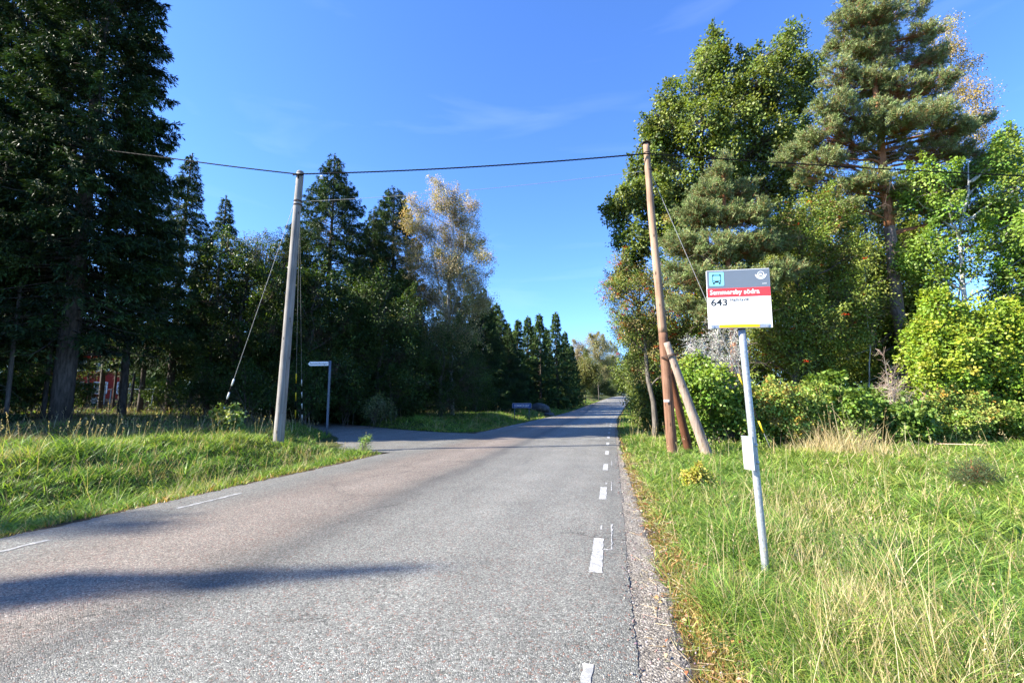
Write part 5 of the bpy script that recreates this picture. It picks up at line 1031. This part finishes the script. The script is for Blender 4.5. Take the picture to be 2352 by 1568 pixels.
rgd = P(1775, 1030, 12.2); rgd[2] = gz1(rgd[0], rgd[1]); rtop = P(1494, 395, FR)
guy(up2, rtop, rgd, ('yellow', 'black'), (.735, .93, 5), .008, .022)
# ---- cables
hkR = P(1484, 353, FR-.12); hkL = hk-F_*.14
mid = sag(hkL, hkR, .10, 40); cleft = P(-80, 300, 19.0); 
def twist(mb, pts, r, tw=14):
    n = len(pts)*6; t = np.linspace(0, len(pts)-1, n); q = np.stack([np.interp(t, np.arange(len(pts)), pts[:, i]) for i in range(3)], 1)
    for ph in (0, 2.09, 4.19):
        a = np.linspace(0, tw*6.283, n)+ph; w = q+Z_*(r*.6*np.cos(a))[:, None]+F_*(r*.6*np.sin(a))[:, None]; tube(mb, w, r*.62, 5)
lp = P(395, 364, 15.0)
mb = MB(); twist(mb, mid, .019, 30); tag(mb.build('overhead_cable', M['black'], origin=mid[0]), 'black twisted overhead cable crossing the road between both utility poles', 'cable')
mb = MB(); twist(mb, np.concatenate([sag(hkL, lp, .02, 20), sag(lp, cleft, .03, 20)[1:]]), .019, 30); tag(mb.build('overhead_cable', M['black'], origin=hkL), 'black overhead cable running left from the grey pole into the huge spruce', 'cable')
e2 = P(2480, 410, 11.6); mb = MB(); twist(mb, sag(hkR, e2, .05, 30), .015, 30); tag(mb.build('overhead_cable', M['black'], origin=hkR), 'black overhead cable running right from the brown pole across the pines', 'cable')
mb = MB(); tube(mb, sag(bandp+R_*.1, P(1487, 392, FR), .12, 40), .006, 5); tag(mb.build('thin_wire', M['wire'], origin=bandp), 'thin pale wire slung below the thick cable over the road', 'wire')
c = P(738, 408, 13.6); mb = MB(); rot = np.array(Matrix.Translation(Vector(c)) @ Matrix.Rotation(YAW, 4, 'Z')); box(mb, (0, 0, -.01), (.12, .05, .09), rot, taper=.6); box(mb, (0, 0, .05), (.07, .05, .05), rot); tag(mb.build('insulator', M['whitep'], origin=c, flat=True), 'small white insulator on the cable beside the grey pole', 'insulator')
# ---- street name sign (arrow)
FS = 19.5
a0, a1 = P(752, 966, FS), P(758.5, 828, FS); a0[2] = gz1(a0[0], a0[1])
dv = a1-P(752, 966, FS); pbs = a1-dv*((a1[2]-a0[2]+.1)/dv[2]); sg = empty('road_name_sign', (pbs[0], pbs[1], pbs[2]+.1), 'white arrow road name sign reading Semmersbyvägen on a blue grey post', 'road sign')
mb = MB(); tube(mb, np.array([pbs+(a1-pbs)*t for t in np.linspace(0, 1, 6)]), .05, 12); wm(mb, 'post', M['galvd'], sg, True)
Ms, sw, sh_ = frame(P(708, 831, FS-.05), P(754.5, 830, FS-.05), P(708, 839.5, FS-.05), P(754.5, 839.5, FS-.05))
sh_ *= 1.05
arrow = poly_obj('arrow_panel', [[(-sw/2, 0), (-sw/2+.07, -sh_/2), (sw/2, -sh_/2), (sw/2, sh_/2), (-sw/2+.07, sh_/2)]], -.012, .012, M['white'], sg, Ms)
text_obj('lettering', 'Semmersbyvägen', .11, -sw/2+.075, -.035, .0135, M['ink'], sg, None, .0004, arrow, sw-.11)
# ---- blue place name sign
FT = 38.5
Ms, sw, sh_ = frame(P(1176.5, 925.5, FT), P(1220.5, 925.5, FT), P(1176.5, 936.5, FT), P(1220.5, 936.5, FT))
cc = np.array(Ms.col[3])[:3]; pn = empty('place_name_sign', (cc[0], cc[1], gz1(cc[0], cc[1])), 'blue place name sign reading SEMMERSBY beside the far road', 'road sign')
pnl = poly_obj('border_panel', [rrect(-sw/2, -sh_/2, sw/2, sh_/2, .05)], -.01, .01, M['white'], pn, Ms)
poly_obj('blue_field', [rrect(-sw/2+.014, -sh_/2+.014, sw/2-.014, sh_/2-.014, .03)], .01, .014, M['blue'], pn, None, pnl)
text_obj('lettering', 'SEMMERSBY', .28, 0, -.10, .018, M['white'], pn, None, .005, pnl, sw*.80, 1.15, 'CENTER')
for s in (-1, 1):
    c0 = cc+np.array(Ms.col[0])[:3]*s*sw*.38+F_*.05; g0 = gz1(c0[0], c0[1]); mb = MB(); tube(mb, np.array([[c0[0], c0[1], g0-.1], [c0[0], c0[1], c0[2]+.2]]), .03, 8); wm(mb, 'post', M['galvd'], pn)
# ---- boulder
def boulder(name, c, r, label, seed):
    import bmesh
    bm = bmesh.new(); bmesh.ops.create_icosphere(bm, subdivisions=4, radius=1); rr = np.random.default_rng(seed)
    for v in bm.verts:
        p = np.array(v.co[:]); k = 1+.16*float(noise(p+seed, 1.2))+.05*float(noise(p+seed, 4)); v.co = Vector(p*k*np.array([r, r*.8, r*.62]))
    me = bpy.data.meshes.new(name); bm.to_mesh(me); bm.free(); me.materials.append(M['stone']); o = bpy.data.objects.new(name, me); COL.objects.link(o); o.location = c; return tag(o, label, 'boulder')
b = P(1240, 925, 56); boulder('boulder', (b[0], b[1], gz1(b[0], b[1])+.25), 1.25, 'dark rounded boulder in the grass right behind the blue place name sign', 3)
b = P(1262, 932, 50); boulder('boulder', (b[0], b[1], gz1(b[0], b[1])+.1), .6, 'small low boulder right of the big one behind the blue sign', 5)
# ---- red house and white garden gate in the wood
def house():
    c = P(215, 850, 52); g = 1.9; root = empty('red_house', (c[0], c[1], g), 'red wooden house with white windows glimpsed through the wood', 'house'); bpy.context.view_layer.update()
    A = math.radians(35); Mw = Matrix.Translation(Vector((c[0], c[1], g))) @ Matrix.Rotation(A, 4, 'Z'); Mn = np.array(Mw)
    mb = MB(); box(mb, (0, 0, 2.3), (11, 7, 5.2), Mn); mb.add((np.array([[-5.5, -3.5, 4.9], [-5.5, 3.5, 4.9], [-5.5, 0, 7.4], [5.5, -3.5, 4.9], [5.5, 3.5, 4.9], [5.5, 0, 7.4]]) @ Mn[:3, :3].T+Mn[:3, 3]), [], [[0, 2, 1], [3, 4, 5]]); wm(mb, 'wall', M['redwall'], root)
    mb = MB(); v = np.array([[-5.9, -4, 4.6], [5.9, -4, 4.6], [5.9, 0, 7.55], [-5.9, 0, 7.55], [5.9, 4, 4.6], [-5.9, 4, 4.6]]); v2 = v+np.array([0, 0, -.14]); vv = np.concatenate([v, v2]) @ Mn[:3, :3].T+Mn[:3, 3]
    mb.add(vv, [[0, 1, 2, 3], [3, 2, 4, 5], [7, 6, 9, 8], [8, 9, 11, 10], [0, 6, 7, 1], [5, 4, 10, 11], [0, 3, 9, 6], [3, 5, 11, 9], [1, 7, 8, 2], [2, 8, 10, 4]]); rf = wm(mb, 'roof', M['roof'], root)
    mb = MB(); box(mb, (1.5, .6, 7.6), (.7, .7, 1.3), Mn); wm(mb, 'chimney', M['redwall'], root)
    for x, zw in [(x, z) for z in (1.1, 3.5) for x in (-4, -2, 0, 2, 4)]:
        mb = MB(); 
        for s, q in ((( -.55, 0), (.1, .08, 1.3)), ((.55, 0), (.1, .08, 1.3)), ((0, .6), (1.2, .08, .1)), ((0, -.6), (1.2, .08, .1)), ((0, 0), (.06, .05, 1.2)), ((0, .2), (1.1, .05, .05))): box(mb, (x+s[0], -3.53, zw+s[1]), q, Mn)
        w = wm(mb, 'window_frame', M['white'], root); mb = MB(); box(mb, (x, -3.5, zw), (1.1, .03, 1.2), Mn); g_ = wm(mb, 'pane', M['glass'], root)
    mb = MB()
    for x in (-5.5, 5.5): box(mb, (x, -3.52, 2.3), (.16, .1, 5.2), Mn)
    wm(mb, 'corner_board', M['white'], root)
house()
def gate():
    c = P(232, 882, 34); root = empty('garden_gate', (c[0], c[1], gz1(c[0], c[1])), 'white framed garden gate in the clearing below the red house', 'garden gate'); bpy.context.view_layer.update()
    Mn = np.array(Matrix.Translation(Vector((c[0], c[1], gz1(c[0], c[1])))) @ Matrix.Rotation(YAW, 4, 'Z'))
    mb = MB()
    for x in (-.55, .35): box(mb, (x, 0, .6), (.07, .07, 1.2), Mn)
    for z in (1.15, .5): box(mb, (-.1, 0, z), (.83, .05, .07), Mn)
    wm(mb, 'frame', M['white'], root)
    mb = MB(); box(mb, (-.1, .01, .27), (.82, .03, .38), Mn); wm(mb, 'panel', M['white'], root)
    mb = MB(); box(mb, (2.2, .1, 1.1), (3.4, .04, .05), Mn)
    for x in (.7, 1.7, 2.8, 3.8): box(mb, (x, .12, .55), (.06, .06, 1.1), Mn)
    wm(mb, 'railing', M['whitep'], root)
gate()
# ---- fallen pole, sapling and debris on the right verge
a = P(2110, 1038, 13.5); b = P(2270, 1052, 12.6); a[2] = gz1(a[0], a[1])+.12; b[2] = gz1(b[0], b[1])+.16
mb = MB(); tube(mb, pole_pts(a, b, 12, .0), np.linspace(.022, .014, 12), 7, (.55, .36, .25), wob=.05); tag(mb.build('fallen_stick', M['twig'], origin=a), 'long pale fallen stick lying before the bramble thicket', 'stick')
b = P(2240, 1120, 7.3); b[2] = gz1(b[0], b[1])
pine('pine_sapling', b, [(b+np.array([0, 0, .26]), .20), (b+np.array([.15, .05, .16]), .17), (b+np.array([-.16, 0, .16]), .17), (b+np.array([0, -.08, .38]), .10)], 'small dark green pine sapling alone in the grass at the right', [b, b+Z_*.2, b+Z_*.46], seed=151, trunk_r=.012, tw=.12, cols=((.05, .09, .035), (.07, .12, .05)), spacing=.10, nl=.05, tuft=12, gap=-2, wn=.005)
b = P(1605, 1130, 7.6); b[2] = gz1(b[0], b[1])
broad('weed_plant', b, [(b+np.array([x, y, z]), r) for x, y, z, r in ((0, 0, .28, .10), (.12, .05, .2, .09), (-.12, 0, .22, .09), (.02, -.05, .38, .07))], 'yellow leaved weed in the grass left of the bus stop pole', seed=152, cols=((.36, .36, .05), (.3, .32, .06), (.42, .36, .08)), L=.05, Wr=.6, nleaf=12, spacing=.08, sig=.04, stems=1, trunk_r=.01, cat='weed', gap=-2, twig=.3)
def debris():
    rng = np.random.default_rng(77); mb = MB()
    # loose stones on the shoulder
    n = 2600; Y = .8+13*rng.random(n)**1.7; X = RR-.06+rng.random(n)*np.interp(Y, [0, 4, 14], [.72, .58, .38]); s = rng.uniform(.003, .010, n)*(1+.5*(rng.random(n) > .93))
    oc = np.array([[1, 0, 0], [-1, 0, 0], [0, 1, 0], [0, -1, 0], [0, 0, .8], [0, 0, -.8]]); of = np.array([[0, 2, 4], [2, 1, 4], [1, 3, 4], [3, 0, 4], [2, 0, 5], [1, 2, 5], [3, 1, 5], [0, 3, 5]])
    v = (oc[None]*(1+rng.normal(size=(n, 6, 1))*.25)+rng.normal(size=(n, 6, 3))*.15)*s[:, None, None]+np.stack([X+xo(Y), Y, rz(Y)+np.where(X < RR, .001, -.012)+s*.3], -1)[:, None]
    mb.add(v, None, (np.arange(n)[:, None, None]*6+of[None]).reshape(-1, 3), np.repeat(pal(((.22, .20, .19), (.14, .12, .12), (.32, .29, .28), (.24, .15, .13)), n, rng), 6, 0))
    tag(mb.build('gravel_stones', M['vcol']), 'loose grey and reddish stones on the gravel shoulder', 'gravel', kind='stuff')
    mb = MB(); n = 900; Y = .8+12*rng.random(n)**1.5; X = RR+.12+rng.random(n)**.8*.9; z = gz(X, Y)+.02+rng.random(n)*.03
    leaves(mb, np.stack([X, Y, z], -1), rng.normal(size=(n, 3))*np.array([1, 1, .2]), Z_+rng.normal(size=(n, 3))*.4, rng.uniform(.02, .05, n), rng.uniform(.012, .03, n), pal(((.42, .22, .10), (.30, .14, .07), (.5, .33, .2), (.36, .10, .05)), n, rng), .25)
    n = 1600; Y = .6+12*rng.random(n)**1.4; X = RR+.08+rng.random(n)**.8*.8; z = gz(X, Y)+.03; a = rng.uniform(0, 3.14, n); L = rng.uniform(.04, .16, n); d = np.stack([np.cos(a), np.sin(a), rng.normal(size=n)*.1], -1)*L[:, None]; q = np.stack([X, Y, z], -1)
    prisms(mb, q, q+d, .0018, .0012, pal(((.42, .34, .2), (.25, .18, .11), (.5, .42, .28)), n, rng))
    tag(mb.build('leaf_litter', M['vcol']), 'brown fallen leaves and straw along the gravel edge', 'litter', kind='stuff')
    # low reddish green moss cushions
    mb = MB(); nc = 150; Y = .9+13*rng.random(nc)**1.2; X = RR+np.interp(Y, [0, 4, 7, 14], [.40, .28, .06, .03])+rng.random(nc)*.35; per = 200
    c = np.repeat(np.stack([X, Y], -1), per, 0)+rng.normal(size=(nc*per, 2))*.055; z = gz(c[:, 0], c[:, 1])+.0
    leaves(mb, np.stack([c[:, 0], c[:, 1], z], -1), Z_+rng.normal(size=(nc*per, 3))*.5, rng.normal(size=(nc*per, 3)), rng.uniform(.02, .045, nc*per), .006, pal(((.24, .22, .05), (.36, .24, .09), (.17, .2, .05), (.3, .15, .06)), nc*per, rng), .1)
    tag(mb.build('roadside_moss', M['grass']), 'low reddish and olive moss between the gravel and the grass', 'moss', kind='stuff')
debris()
